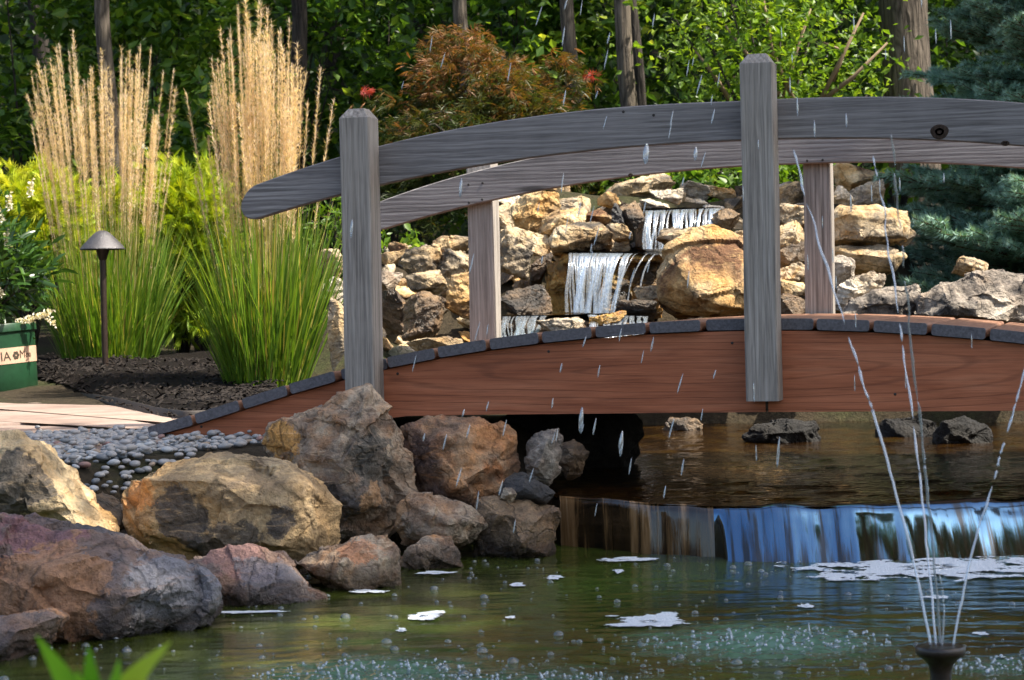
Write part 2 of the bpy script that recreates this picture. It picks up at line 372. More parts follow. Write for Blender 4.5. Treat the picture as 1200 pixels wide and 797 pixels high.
V = np.stack([UU, YY, ZZ], -1).reshape(-1, 3); nx = len(U); i = np.arange(len(Tt)-1)[:, None]*nx+np.arange(nx-1)[None, :]
tag(link('stream_water', mesh(V, np.stack([i, i+1, i+nx+1, i+nx], -1).reshape(-1, 4)), None, M['stream']), kind='structure')
# ------------------------------------------------------------------ footbridge
BRZ, S0, DD, SS, WW = -YAW, 2.0658, 5.9292, 1.1478, 1.3064
SC, TC = 1.192, .70
def br_world(s, t, h):
    X = s-S0; Y = t+DD; return np.array([X*cy+Y*sy, -X*sy+Y*cy, h])
B0 = br_world(SC, TC, 0)
bridge = empty('footbridge', (B0[0], B0[1], 0), BRZ)
tag(bridge, 'arched wooden footbridge with weathered grey posts and rails over the stream', 'footbridge')
def bl(V):                                               # (s,t,h) -> bridge local
    V = np.array(V, float).reshape(-1, 3); V[:, 0] -= SC; V[:, 1] -= TC; return V
_ps = [-.66, -.495, -.346, -.195, -.045, .115, .268]; _ph = [.297, .338, .381, .424, .463, .499, .5255]
APX = 1.127
def deck_h(s):
    s = np.asarray(s, float); s = np.where(s > APX, 2*APX-s, s)
    return np.where(s < .268, np.interp(s, _ps, _ph), .5887-.0854*(s-APX)**2)
def mirror_s(s): return np.where(s > APX, 2*APX-s, s)
PT, PB = np.array([.02149067, -.14632549, .2286032, 1.08480198]), np.array([.00896561, -.10773297, .20271155, .97483775])
def rail_top(s): return np.polyval(PT, mirror_s(s))
def rail_bot(s): return np.polyval(PB, mirror_s(s))
# deck boards
m, nt, out = new_mat('red brown composite decking')
v = coords(nt, (1, .04, 1)); a = noise(nt, v, 130, 5, .7); b = noise(nt, coords(nt), 7, 4, .6)
col = ramp(nt, a, [(.3, (.15, .068, .038)), (.55, (.27, .135, .08)), (.75, (.36, .20, .125))])
col = mixc(nt, .5, col, ramp(nt, b, [(.3, .7), (.7, 1.25)]), 'MULTIPLY')
bsdf(nt, out, col, .6, bump(nt, a, .4, .003), .4); M['deck'] = m
M['deck_end'] = simple_mat('weathered board ends', (.105, .10, .11), .75, 120, .5, .4)
BP, BT, HB = .1545, .031, .0715
arc = np.linspace(-.648, 2*APX+.648, 4000); al = np.concatenate([[0], np.cumsum(np.hypot(np.diff(arc), np.diff(deck_h(arc))))])
nb = int(al[-1]/BP)
POSTS = [0, SS, 2*SS]
prof = []
for a0, cx_, cz_ in ((0, 1, 1), (1, -1, 1), (2, -1, -1), (3, 1, -1)):
    for k in range(4):
        th = a0*math.pi/2+k*math.pi/6; r_ = .007
        prof.append((cx_*(HB-r_)+r_*math.cos(th), cz_*(BT/2-r_)+r_*math.sin(th)))
prof = np.array(prof)
for k in range(nb):
    sm = np.interp((k+.5)*BP, al, arc); e = .01
    dx = np.array([2*e, float(deck_h(sm+e)-deck_h(sm-e))]); dx /= np.linalg.norm(dx); nx_ = np.array([-dx[1], dx[0]])
    if k == 0: pass
    blocked = any(p_-.07 < sm < p_+.089+.07 for p_ in POSTS)
    j = random.uniform(-.003, .003)
    t0 = .0915 if blocked else .066+j; t1 = WW-.002 if blocked else WW+.022+j
    n = len(prof); V = []
    for t in (t0, t0+.004, t1-.004, t1):
        q = .985 if t in (t0, t1) else 1.
        ctr = np.array([sm, float(deck_h(sm))])-nx_*(BT/2)
        for u_, v_ in prof*q:
            c_ = ctr+dx*u_+nx_*v_; V.append((c_[0], t, c_[1]))
    Fq = [[a_*n+i, a_*n+(i+1) % n, (a_+1)*n+(i+1) % n, (a_+1)*n+i] for a_ in range(3) for i in range(n)]
    caps = np.array([list(range(n)), [3*n+i for i in range(n)][::-1]])
    me = mesh(bl(V), [np.array(Fq), caps], True, None, [1]*n+[0]*n+[1]*n+[1, 1]); autosmooth(me, 50)
    link('deck_board', me, bridge, [M['deck'], M['deck_end']])
# red skirt boards (front and back), split at the centre post
m, nt, out = new_mat('embossed red composite fascia')
v = coords(nt, (.03, 1, 1)); a = noise(nt, v, 190, 5, .7, .3); b = noise(nt, coords(nt, (.10, 1, 1)), 20, 3, .55, 1.0)
c = noise(nt, coords(nt), 2.2, 4, .6)
wv = nd(nt, 'TexWave', {'wave_type': 'RINGS', 'rings_direction': 'Y'}, Vector=nd(nt, 'Mapping', None, Vector=coords(nt, (.07, 1, 1), False), Location=(.02, 0, -.45)).outputs[0], Scale=16., Distortion=5., Detail=2.5, Detail_Scale=1.2).outputs[1]
lines = ramp(nt, wv, [(.0, .62), (.10, 1.), (1., 1.)])
col = ramp(nt, b, [(.3, (.30, .088, .036)), (.55, (.40, .13, .058)), (.75, (.45, .165, .08))])
col = mixc(nt, .75, col, ramp(nt, a, [(.3, .55), (.5, 1.), (.75, 1.3)]), 'MULTIPLY')
col = mixc(nt, .65, col, lines, 'MULTIPLY')
col = mixc(nt, .5, col, ramp(nt, c, [(.3, .75), (.7, 1.2)]), 'MULTIPLY')
bsdf(nt, out, col, .62, bump(nt, math_(nt, 'ADD', math_(nt, 'MULTIPLY', a, .6), math_(nt, 'MULTIPLY', lines, .5)), .5, .004), .35); M['skirt'] = m
def skirt_bot(s):
    s = mirror_s(np.asarray(s, float)); return np.interp(s, [-.62, -.309, .15, .4, 1.2], [.262, .271, .327, .3295, .3315])
def strip(ss, lo, hi, t0, t1):
    n = len(ss); V = []
    for t in (t0, t1):
        for f in (lo, hi): V += [(s, t, float(z)) for s, z in zip(ss, f)]
    a, b, c_, d_ = 0, n, 2*n, 3*n; Q = []
    for i in range(n-1):
        Q += [[a+i, a+i+1, b+i+1, b+i], [c_+i+1, c_+i, d_+i, d_+i+1], [b+i, b+i+1, d_+i+1, d_+i], [c_+i, c_+i+1, a+i+1, a+i]]
    Q += [[a, b, d_, c_], [a+n-1, c_+n-1, d_+n-1, b+n-1]]
    return mesh(bl(V), np.array(Q))
for t0, t1 in ((.0895, .118), (WW-.030, WW-.0015)):
    for s0_, s1_ in ((-.59, .0355), (.0385, SS+.04), (SS+.048, 2*SS+.043), (2*SS+.046, 2*APX+.59)):
        ss = np.linspace(s0_, s1_, 40); hi = deck_h(ss)-BT-.003
        me = strip(ss, np.minimum(skirt_bot(ss), hi-.002), hi, t0, t1); autosmooth(me, 30); link('fascia_board', me, bridge, M['skirt'])
# dark joists under the deck
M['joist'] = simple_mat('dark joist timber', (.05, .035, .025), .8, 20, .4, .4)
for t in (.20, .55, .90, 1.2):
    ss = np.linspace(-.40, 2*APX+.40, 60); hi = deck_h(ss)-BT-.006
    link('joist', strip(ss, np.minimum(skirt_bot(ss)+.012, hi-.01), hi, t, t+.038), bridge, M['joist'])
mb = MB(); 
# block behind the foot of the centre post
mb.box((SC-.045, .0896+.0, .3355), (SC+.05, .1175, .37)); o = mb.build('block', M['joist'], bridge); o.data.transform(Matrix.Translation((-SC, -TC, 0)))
# posts
def post(s, t, z0, z1):
    w_ = .089; bm = bmesh.new()
    nseg = 14; zs = list(np.linspace(z0, z1-.027, nseg)); rings = []
    ins = .0035
    ring = [(ins, 0), (w_-ins, 0), (w_, ins), (w_, w_-ins), (w_-ins, w_), (ins, w_), (0, w_-ins), (0, ins)]
    for k, z in enumerate(zs):
        rings.append([bm.verts.new((s+x+.0008*math.sin(z*9+s*5), t+y, z)) for x, y in ring])
    top = [(w_/2+(x-w_/2)*.54, w_/2+(y-w_/2)*.54) for x, y in ring]
    rings.append([bm.verts.new((s+x, t+y, z1)) for x, y in top])
    for a, b in zip(rings, rings[1:]):
        for i in range(8): bm.faces.new((a[i], a[(i+1) % 8], b[(i+1) % 8], b[i]))
    bm.faces.new(rings[-1]); bm.faces.new(rings[0][::-1])
    mb = MB(); mb.bm(bm); V = mb.V[0]; mb.V[0] = bl(V); me = mb.mesh(False)
    # own origin so each post gets its own grain
    c_ = np.array([s+.0445-SC, t+.0445-TC, z0]); me.transform(Matrix.Translation(-Vector(c_)))
    o = link('post', me, bridge, M['post_wood']); o.location = c_; return o
TOP = [1.207, 1.307, 1.207]
posts = []
for i, s in enumerate(POSTS):
    posts.append(post(s, 0, .365 if i == 1 else .20, TOP[i]))
    posts.append(post(s, WW, .34, TOP[i]-.055 if i != 1 else TOP[i]-.09))
# rails with rounded ends
def rail(t0, t1, s_end):
    n = 110; sA, sB = s_end, 2*APX-s_end
    ss = np.concatenate([sA+(1-np.cos(np.linspace(0, math.pi/2, 14)))*.075, np.linspace(sA+.085, sB-.085, n), sB-.075+np.sin(np.linspace(0, math.pi/2, 14))*.075])
    top, bot = rail_top(ss), rail_bot(ss); mid, hh = (top+bot)/2, (top-bot)/2
    d = np.minimum(ss-sA, sB-ss); rr = .05
    k = np.where(d < rr, np.sqrt(np.clip(1-((rr-d)/rr)**2, 0.0004, 1)), 1.)
    top, bot = mid+hh*k, mid-hh*k
    V = []; e = .003
    for zf, t in ((0, t0), (1, t0), (1, t1), (0, t1)): pass
    sec = []
    for s, b_, a_ in zip(ss, bot, top):
        e_ = min(e, (a_-b_)*.3)
        sec.append([(s, t0, b_+e_), (s, t0, a_-e_), (s, t0+e, a_), (s, t1-e, a_), (s, t1, a_-e_), (s, t1, b_+e_), (s, t1-e, b_), (s, t0+e, b_)])
    V = np.array(sec).reshape(-1, 3); N_ = len(ss); Q = []
    for i in range(N_-1):
        for j in range(8): Q.append([i*8+j, i*8+(j+1) % 8, (i+1)*8+(j+1) % 8, (i+1)*8+j])
    caps = np.array([list(range(8))[::-1], [(N_-1)*8+q for q in range(8)]])
    me = mesh(bl(V), [np.array(Q), caps]); autosmooth(me, 35)
    return link('handrail', me, bridge, M['rail_wood'])
r1 = rail(.0895, .127, -.339); r2 = rail(WW-.038, WW-.0005, -.339)
r1['label'] = 'near arched handrail with rounded end'; r2['label'] = 'far arched handrail screwed to the rear posts'
M['screw'] = simple_mat('dark screw head', (.02, .015, .012), .5)
def screw(px, py, t, parent, r_=.0042):
    r0 = ray(px, py); X = r0[0]*cy-r0[1]*sy; Y = r0[0]*sy+r0[1]*cy; k = (t+DD)/Y
    c_ = bl([(S0+X*k, t-.0006, EYE+r0[2]*k)])[0]
    V, Fs = tube([c_+np.array([0, .004, 0]), c_, c_-np.array([0, .0005, 0])], [r_, r_, r_*.7], 8); link('screw', mesh(V, Fs), parent, M['screw'])
for a, b in ((549, 216.3), (565.5, 214.5), (549.8, 237.5), (565, 233.7), (946, 188.5), (964, 187.5)): screw(a, b, WW-.038, r2)
for a, b in ((730.5, 131), (766, 135), (740, 385)): screw(a, b, .0895, r1) if b < 300 else None
FB = [o for o in bridge.children if o.name.startswith('fascia_board')]
for a, b in ((858, 402), (1049, 462), (466, 438), (643, 412), (236, 500)): screw(a, b, .0895, FB[1])
# big knots: dark raised ovals with a ring
M['knot'] = simple_mat('dark pine knot', (.045, .030, .022), .8, 160, .8, .5, .2)
def knot(px, py, t, parent, rx, rz):
    r0 = ray(px, py); X = r0[0]*cy-r0[1]*sy; Y = r0[0]*sy+r0[1]*cy; k = (t+DD)/Y
    c_ = np.array([S0+X*k, t, EYE+r0[2]*k]); V = [c_-np.array([0, .0010, 0])]; th = np.linspace(0, 2*math.pi, 25)[:-1]
    for f, d in ((.5, .0010), (.85, .0009), (1., .0005), (1.04, -.001)):
        V += [c_+np.array([rx*f*math.cos(q)*(1+.06*math.sin(3*q)), -d, rz*f*math.sin(q)]) for q in th]
    Q = [[1+r_*24+i, 1+r_*24+(i+1) % 24, 1+(r_+1)*24+(i+1) % 24, 1+(r_+1)*24+i] for r_ in range(3) for i in range(24)]
    link('knot', mesh(bl(V), [np.array(Q), np.array([[0, 1+i, 1+(i+1) % 24] for i in range(24)])]), parent, M['knot'])
knot(1101, 154.5, .0895, r1, .024, .020); knot(1178, 168, .0895, r1, .011, .007); knot(739, 205.5, WW-.038, r2, .008, .007)
# ------------------------------------------------------------------ rocks
def finish_rock(bm, L, seed, rough, size, strata, smooth_it=2):
    bmesh.ops.triangulate(bm, faces=bm.faces[:])
    for it in range(7):
        es = [e for e in bm.edges if e.calc_length() > L]
        if not es: break
        bmesh.ops.subdivide_edges(bm, edges=es, cuts=1)
        bmesh.ops.triangulate(bm, faces=[f for f in bm.faces if len(f.verts) > 3])
    for _ in range(smooth_it): bmesh.ops.smooth_vert(bm, verts=bm.verts[:], factor=.5, use_axis_x=True, use_axis_y=True, use_axis_z=True)
    bm.normal_update(); bmesh.ops.recalc_face_normals(bm, faces=bm.faces[:])
    V = np.array([v.co[:] for v in bm.verts]); N = np.array([v.normal[:] for v in bm.verts])
    q = V/size+seed*3.7
    d = .050*fbm(q*2.2, seed, 3)-.050*np.abs(fbm(q*3.6+5, seed+40, 4))+.020*fbm(q*11, seed+80, 3)+.010*np.abs(fbm(q*26, seed+60, 2))
    rs = random.Random(seed); ax = Vector((rs.uniform(-.5, .5), rs.uniform(-.5, .5), 1)).normalized()
    lay = (V@np.array(ax[:]))/size*strata+.6*fbm(q*2, seed+7, 2); saw = np.abs((lay % 1)-.5)*2
    d = d+.016*np.clip(saw*2.2-1, -.6, .6)
    pits = fbm(q*22, seed+3, 2); d = d-.012*np.clip(pits-.35, 0, 1)
    for nc, amp in ((22, .040), (110, .013), (420, .005)):
        g = np.random.default_rng(seed+nc); C_ = V[g.integers(0, len(V), nc)]+g.normal(size=(nc, 3))*size*.04
        D2 = (V**2).sum(1)[:, None]-2*V@C_.T+(C_**2).sum(1)[None]; k = D2.argmin(1)
        off = g.uniform(-1, .5, nc); sl = g.normal(size=(nc, 3))*.9/(size*(3.0/nc**.5))
        d = d+amp*(off[k]*.6+np.clip(((V-C_[k])*sl[k]).sum(1), -1.2, 1.2))
    V = V+N*(d*size*rough)[:, None]
    bm.verts.index_update(); Fs = np.array([[v.index for v in f.verts] for f in bm.faces]); bm.free()
    return V, Fs
def hull_bm(pts, cuts=0, seed=1):
    bm = bmesh.new()
    for p_ in pts: bm.verts.new(p_)
    r_ = bmesh.ops.convex_hull(bm, input=bm.verts[:]); dead = set(g for g in r_['geom_interior']+r_['geom_unused'] if isinstance(g, bmesh.types.BMVert))
    dead |= set(v for v in bm.verts if not v.link_faces)
    bmesh.ops.delete(bm, geom=list(dead), context='VERTS')
    if cuts:
        rs = random.Random(seed)
        for _ in range(cuts):
            n = Vector((rs.gauss(0, 1), rs.gauss(0, 1), rs.gauss(0, 1))).normalized(); d = [v.co.dot(n) for v in bm.verts]; hi, lo = max(d), min(d)
            c_ = n*(hi-(hi-lo)*rs.uniform(.02, .085))
            bmesh.ops.bisect_plane(bm, geom=bm.verts[:]+bm.edges[:]+bm.faces[:], plane_co=c_, plane_no=n, clear_outer=True)
            q = [v.co.copy() for v in bm.verts]; bm.free(); bm = hull_bm(q)
        A = np.array([p_[:] for p_ in pts]); B = np.array([v.co[:] for v in bm.verts]); k = np.ptp(A, axis=0)/np.maximum(np.ptp(B, axis=0), 1e-6)
        for v in bm.verts: v.co = Vector((np.array(v.co[:])-B.min(0))*k+A.min(0))
    return bm
_seed = [100]
def put_rock(pts, label, m, group=None, L=None, rough=1., strata=5, name='rock', cat='rock', sm=1, seed=None):
    pts = np.asarray(pts, float); _seed[0] += 1; c_ = pts.mean(0); c_[2] = pts[:, 2].min(); ext = np.ptp(pts, axis=0); size = float(np.sort(ext)[1])
    L = (L*.85 if L else max(.0065, size*.038))
    V, Fs = finish_rock(hull_bm(pts-c_, 0 if name == 'boulder' else 6, _seed[0]), L, seed or _seed[0], rough, size, strata, sm)
    o = link(name, autosmooth(mesh(V, Fs), 48), None, M[m]); o.location = c_
    return tag(o, label, cat, group)
def boulder(sil, D, front, T, label, m, **kw):
    """sil: outline corners (px,py[,extra depth]); front: nearer corners (px,py,dist nearer); T: thickness behind"""
    pts = []; S = np.array([P(s[0], s[1], D+(s[2] if len(s) > 2 else 0)) for s in sil]); c_ = S.mean(0)
    pts += list(S)
    for s in S:
        b = c_+(s-c_)*.72; b[1] += T; b[2] = min(b[2], s[2])-.02; pts.append(b)
    for x, y, dn in front: pts.append(P(x, y, D-dn))
    return put_rock(pts, label, m, name='boulder', cat='boulder', **kw)
# --- pond edge, left and middle
boulder([(-60, 610), (0, 600), (45, 612), (100, 632), (160, 655), (205, 668), (240, 670), (257, 688), (250, 712), (215, 735), (165, 757), (80, 752), (-60, 740)], 4.45,
        [(20, 655, .12), (90, 690, .17), (150, 700, .16), (120, 745, .14), (205, 715, .08), (150, 668, .08), (60, 735, .15), (-40, 700, .1)], .35,
        'large purple and rust coloured boulder in the left corner beside the water', 'rock_purple', L=.011, rough=1.15, strata=4)
boulder([(205, 690), (215, 658), (250, 643), (290, 639), (325, 648), (352, 672), (375, 700), (390, 718), (300, 724), (215, 722)], 4.86,
        [(290, 690, .10), (330, 700, .08), (250, 680, .08), (300, 655, .03), (280, 720, .1)], .26, 'low purple grey rock with a pink top at the waterline', 'rock_purple', L=.009, strata=4)
boulder([(338, 660), (372, 640), (420, 626), (455, 623), (466, 640), (470, 688), (440, 696), (398, 702), (372, 684)], 5.06,
        [(400, 660, .09), (440, 668, .07), (410, 690, .09), (440, 640, .03), (385, 650, .04)], .22, 'rusty brown rock with a foam line along its waterline', 'rock_mix', L=.008)
boulder([(464, 655), (480, 636), (510, 626), (528, 628), (540, 650), (549, 668), (520, 674), (475, 674)], 5.40,
        [(500, 645, .06), (525, 660, .05), (490, 668, .05)], .18, 'small brown rock at the waterline, rightmost of the low ones', 'rock_mix', L=.0075)
boulder([(140, 600), (148, 560), (180, 540), (245, 524), (310, 532), (345, 545), (385, 572), (404, 592), (400, 630), (372, 660), (330, 680), (240, 690), (180, 680), (146, 645)], 5.28,
        [(172, 562, .10), (255, 562, .16), (335, 595, .15), (350, 568, .1), (240, 640, .14), (180, 625, .10), (330, 640, .12), (290, 590, .17)], .34,
        'big tan boulder with a dark stain across its front', 'rock_big_tan', L=.0105, strata=3, rough=.85)
boulder([(303, 520), (330, 492), (375, 472), (400, 460), (432, 453), (448, 470), (462, 490), (484, 528), (487, 560), (478, 610), (445, 650), (380, 650), (340, 600), (318, 560)], 5.72,
        [(400, 490, .10), (425, 478, .10), (395, 540, .16), (445, 520, .1), (430, 590, .15), (350, 525, .08), (405, 610, .12)], .24,
        'tallest grey boulder, pointed, standing against the left bridge post', 'rock_mix', L=.0095, rough=1.25, strata=3)
boulder([(470, 500), (500, 488), (560, 484), (590, 488), (608, 505), (613, 540), (607, 580), (560, 605), (505, 605), (474, 590), (466, 530)], 5.86,
        [(525, 515, .12), (560, 500, .06), (580, 545, .10), (535, 570, .14), (500, 545, .1)], .16, 'rusty red boulder below the bridge fascia', 'rock_red', L=.009, rough=.95)
boulder([(612, 548), (616, 515), (634, 503), (655, 501), (661, 518), (657, 548), (645, 570), (622, 566)], 5.86,
        [(640, 520, .07), (630, 548, .07), (650, 540, .05)], .10, 'small pale grey block standing upright beside the dark underside of the bridge', 'rock_gray', L=.0075)
boulder([(655, 520), (672, 514), (690, 530), (684, 555), (664, 560), (652, 545)], 6.1, [(672, 535, .05)], .10, 'small brown rock in the shade behind the pale upright block', 'rock_brown', L=.008)
boulder([(580, 578), (592, 560), (612, 553), (640, 566), (652, 578), (640, 594), (600, 596)], 5.66,
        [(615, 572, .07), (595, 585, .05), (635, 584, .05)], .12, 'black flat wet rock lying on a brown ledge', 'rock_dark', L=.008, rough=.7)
boulder([(460, 610), (470, 586), (500, 577), (540, 586), (568, 602), (572, 616), (545, 640), (500, 650), (466, 640)], 5.58,
        [(500, 600, .10), (525, 612, .11), (550, 610, .07), (480, 625, .08), (515, 640, .09)], .18, 'grey and rust rock wedged behind the small waterline rocks', 'rock_mix', L=.008)
boulder([(552, 600), (562, 580), (600, 586), (650, 590), (656, 615), (645, 662), (590, 668), (556, 650)], 5.62,
        [(590, 605, .08), (630, 610, .08), (610, 640, .12), (640, 650, .06)], .20, 'dark brown wet ledge rock beside the left end of the fall', 'rock_brown', L=.009)
boulder([(585, 585), (590, 572), (600, 570), (606, 580), (600, 590)], 5.60, [(597, 579, .03)], .04, 'white pebble tucked under the black flat rock', 'rock_pale', L=.006)
boulder([(-40, 540), (0, 506), (20, 503), (50, 530), (90, 575), (130, 610), (148, 642), (100, 640), (40, 615), (-40, 625)], 5.0,
        [(30, 545, .10), (70, 580, .12), (20, 590, .14), (100, 620, .08), (-20, 560, .1)], .26, 'pale tan boulder sloping down from the left edge', 'rock_big_tan', L=.0105, seed=412)
boulder([(-40, 725), (20, 716), (60, 714), (72, 722), (55, 750), (20, 775), (-10, 785), (-50, 785)], 4.12,
        [(20, 740, .06), (45, 735, .03), (0, 765, .07)], .2, 'dark flat slab half in the water in front of the purple boulder', 'rock_purple', L=.009, strata=8, seed=77)
boulder([(155, 650), (165, 644), (180, 648), (190, 662), (160, 668)], 4.95, [(170, 655, .03)], .06, 'little tan stone between the purple boulders', 'rock_tan', L=.008)
# --- dark rocks under and beyond the bridge, lit along the top
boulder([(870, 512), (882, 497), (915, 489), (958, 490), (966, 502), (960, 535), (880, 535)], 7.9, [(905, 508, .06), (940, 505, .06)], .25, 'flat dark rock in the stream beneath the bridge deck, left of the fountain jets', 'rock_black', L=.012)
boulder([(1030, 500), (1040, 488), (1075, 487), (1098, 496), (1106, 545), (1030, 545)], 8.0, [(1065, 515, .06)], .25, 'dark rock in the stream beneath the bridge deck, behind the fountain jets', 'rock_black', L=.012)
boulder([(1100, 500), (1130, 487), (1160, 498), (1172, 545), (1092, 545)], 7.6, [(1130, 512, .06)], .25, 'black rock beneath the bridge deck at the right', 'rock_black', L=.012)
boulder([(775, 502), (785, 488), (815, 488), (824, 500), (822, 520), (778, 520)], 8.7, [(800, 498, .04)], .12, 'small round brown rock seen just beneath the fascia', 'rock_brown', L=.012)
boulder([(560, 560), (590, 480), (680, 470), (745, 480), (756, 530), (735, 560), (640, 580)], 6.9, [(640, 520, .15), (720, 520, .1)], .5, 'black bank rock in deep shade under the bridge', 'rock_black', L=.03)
# --- rockery: generic blocky rock from a box in the photo
def blocky(x0, y0, x1, y1, D, label, m, depth=None, group=None, tilt=0., sq=.55, n=15, sink=.0, **kw):
    rs = random.Random(int(x0*7+y0*13)); k = D/F; W_, H_ = (x1-x0)*k*1.06, (y1-y0)*k*1.10; c_ = P((x0+x1)/2, (y0+y1)/2, D)
    dp = depth or max(.06, min(W_, H_*1.6)*.85)
    pts = []
    for i in range(n):
        th, ph = rs.uniform(0, 2*math.pi), math.acos(rs.uniform(-1, 1))
        d = np.array([math.sin(ph)*math.cos(th), math.sin(ph)*math.sin(th), math.cos(ph)]); d = np.sign(d)*np.abs(d)**sq
        pts.append(d)
    pts = np.array(pts); lo, hi = pts.min(0), pts.max(0); pts = (pts-lo)/(hi-lo)-.5
    ca, sa = math.cos(tilt), math.sin(tilt); pts = pts*np.array([W_, dp, H_])
    x_, z_ = pts[:, 0].copy(), pts[:, 2].copy(); pts[:, 0] = x_*ca-z_*sa; pts[:, 2] = x_*sa+z_*ca
    pts = pts+c_+np.array([0, dp*.3, 0])
    return put_rock(pts, label, m, group, **kw)
RB = [  # x0,y0,x1,y1, D, kind, label
 (471, 282, 520, 334, 9.55, 'rock_tan', 'pale tan angular block, leftmost big one of the rockery beside the lawn edge'),
 (506, 277, 552, 300, 9.75, 'rock_tan', 'light tan flat slab lying behind the left rear post'),
 (508, 293, 550, 328, 9.45, 'rock_tan', 'striped tan stone under the light slab by the left rear post'),
 (477, 319, 522, 347, 9.35, 'rock_tan', 'ridged tan stone in the middle of the left rock heap'),
 (520, 322, 560, 376, 9.15, 'rock_gold', 'golden stone tucked behind the foot of the left rear post'),
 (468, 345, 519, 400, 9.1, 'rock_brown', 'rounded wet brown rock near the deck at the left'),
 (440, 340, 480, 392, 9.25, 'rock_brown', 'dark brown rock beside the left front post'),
 (436, 318, 470, 345, 9.9, 'rock_gray', 'grey rock behind the left front post, low and flat'),
 (478, 395, 545, 415, 8.8, 'rock_tan', 'pale flat stone just above the deck edge at the left'),
 (368, 292, 402, 328, 9.8, 'rock_tan', 'tan stone at the edge of the right grass clump'),
 (372, 325, 404, 360, 9.5, 'rock_pale', 'pale stone below the tan one beside the grass'),
 (384, 352, 406, 432, 8.7, 'rock_tan', 'tall tan stone left of the front post behind the ramp'),
 (583, 236, 617, 266, 10.1, 'rock_tan', 'tan stone right of the left rear post under the far handrail'),
 (600, 224, 658, 272, 9.9, 'rock_gold', 'bright sunlit slanted slab left of the upper fall'),
 (632, 244, 686, 282, 9.75, 'rock_gold', 'golden stone between the slanted slab and the square block'),
 (586, 270, 645, 296, 9.6, 'rock_tan', 'flat tan slab over the dark hollow'),
 (583, 281, 627, 322, 9.4, 'rock_tan', 'rough pitted tan stone overhanging the dark hollow'),
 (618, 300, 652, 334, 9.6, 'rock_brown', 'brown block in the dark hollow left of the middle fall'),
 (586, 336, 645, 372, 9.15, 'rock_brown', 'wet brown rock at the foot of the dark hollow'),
 (645, 262, 718, 301, 9.45, 'rock_tan', 'square sunlit tan block above the lip of the middle fall'),
 (650, 228, 692, 254, 10.1, 'rock_tan', 'pale tan flat stone behind the golden ones'),
 (683, 246, 717, 266, 9.8, 'rock_gold', 'small golden stone resting above the square block'),
 (700, 225, 728, 242, 10.2, 'rock_gold', 'little orange stone under the far handrail'),
 (716, 240, 734, 262, 9.9, 'rock_dark', 'dark slate coloured stone left of the upper fall'),
 (730, 236, 755, 268, 9.9, 'rock_brown', 'brown stone touching the left side of the upper fall'),
 (708, 208, 792, 234, 10.6, 'rock_tan', 'long pale tan top slab of the rockery beneath the far handrail'),
 (762, 220, 800, 237, 10.4, 'rock_pale', 'rounded pale grey stone beneath the pale top slab'),
 (748, 234, 783, 251, 10.2, 'rock_pale', 'pale flat stone over the left part of the upper fall'),
 (780, 231, 832, 246, 10.6, 'rock_pale', 'pale grey stone behind the lip of the upper fall'),
 (798, 214, 832, 234, 10.8, 'rock_pale', 'light cream stone on top left of the centre post'),
 (822, 220, 872, 234, 10.7, 'rock_gold', 'flat golden slab projecting behind the centre post'),
 (712, 262, 742, 284, 9.7, 'rock_tan', 'wedge shaped tan stone above the pool of the middle fall'),
 (772, 261, 832, 298, 9.45, 'rock_tan', 'mossy wedge rock leaning on the great yellow boulder'),
 (832, 244, 868, 274, 9.9, 'rock_brown', 'brown stone at the right end of the upper fall'),
 (744, 334, 774, 354, 9.1, 'rock_tan', 'round tan stone right of the middle fall'),
 (722, 350, 772, 374, 8.95, 'rock_brown', 'wet brown stone below the round tan one'),
 (706, 322, 742, 364, 9.38, 'rock_amber', 'orange wet rock behind the right strands of the middle fall'),
 (672, 318, 712, 366, 9.40, 'rock_amber', 'orange wet rock behind the left strands of the middle fall'),
 (650, 298, 672, 345, 9.5, 'rock_amber', 'amber wet block left of the middle fall'),
 (628, 369, 684, 394, 8.75, 'rock_pale', 'pale flat stone in the stream just above the deck'),
 (690, 366, 735, 384, 8.8, 'rock_amber', 'amber stone in the stream just above the deck'),
 (976, 194, 1046, 226, 10.2, 'rock_gold', 'round orange boulder on top, right of the right rear post'),
 (976, 218, 1000, 240, 9.9, 'rock_pale', 'whitish stone under the round orange boulder'),
 (994, 216, 1040, 242, 9.95, 'rock_pale', 'rubbly pale stone between the orange boulder and the long slab'),
 (908, 214, 944, 240, 10.1, 'rock_tan', 'tan stone between the centre post and the right rear post, topmost'),
 (908, 236, 946, 268, 9.7, 'rock_tan', 'tan stone second from the top between the two right posts'),
 (904, 262, 948, 292, 9.5, 'rock_tan', 'tan stone midway between the two right posts'),
 (912, 286, 948, 312, 9.35, 'rock_brown', 'brown stone below the midway one between the two right posts'),
 (906, 308, 948, 336, 9.2, 'rock_tan', 'flat tan stone with a shaded face between the two right posts'),
 (906, 328, 948, 352, 9.0, 'rock_gold', 'golden stone low down between the two right posts'),
 (906, 346, 946, 372, 8.8, 'rock_brown', 'brown stone just above the deck between the two right posts'),
 (970, 300, 1004, 336, 9.1, 'rock_gray', 'smooth sloping grey stone behind the right rear post'),
 (1120, 300, 1160, 325, 9.3, 'rock_tan', 'tan stone under the spruce boughs at right'),
 (1050, 262, 1074, 288, 9.5, 'rock_tan', 'tan end stone of the long slab under the spruce'),
 (846, 268, 872, 300, 9.6, 'rock_tan', 'tan stone behind the centre post above the great boulder'),
 (560, 372, 600, 398, 8.9, 'rock_brown', 'wet brown stone right at the foot of the left rear post'),
]
for x0, y0, x1, y1, D, k, lb in RB: blocky(x0, y0, x1, y1, D+random.uniform(-.08, .08), lb, k, rough=.9, tilt=random.uniform(-.35, .35), sq=.72, n=12)
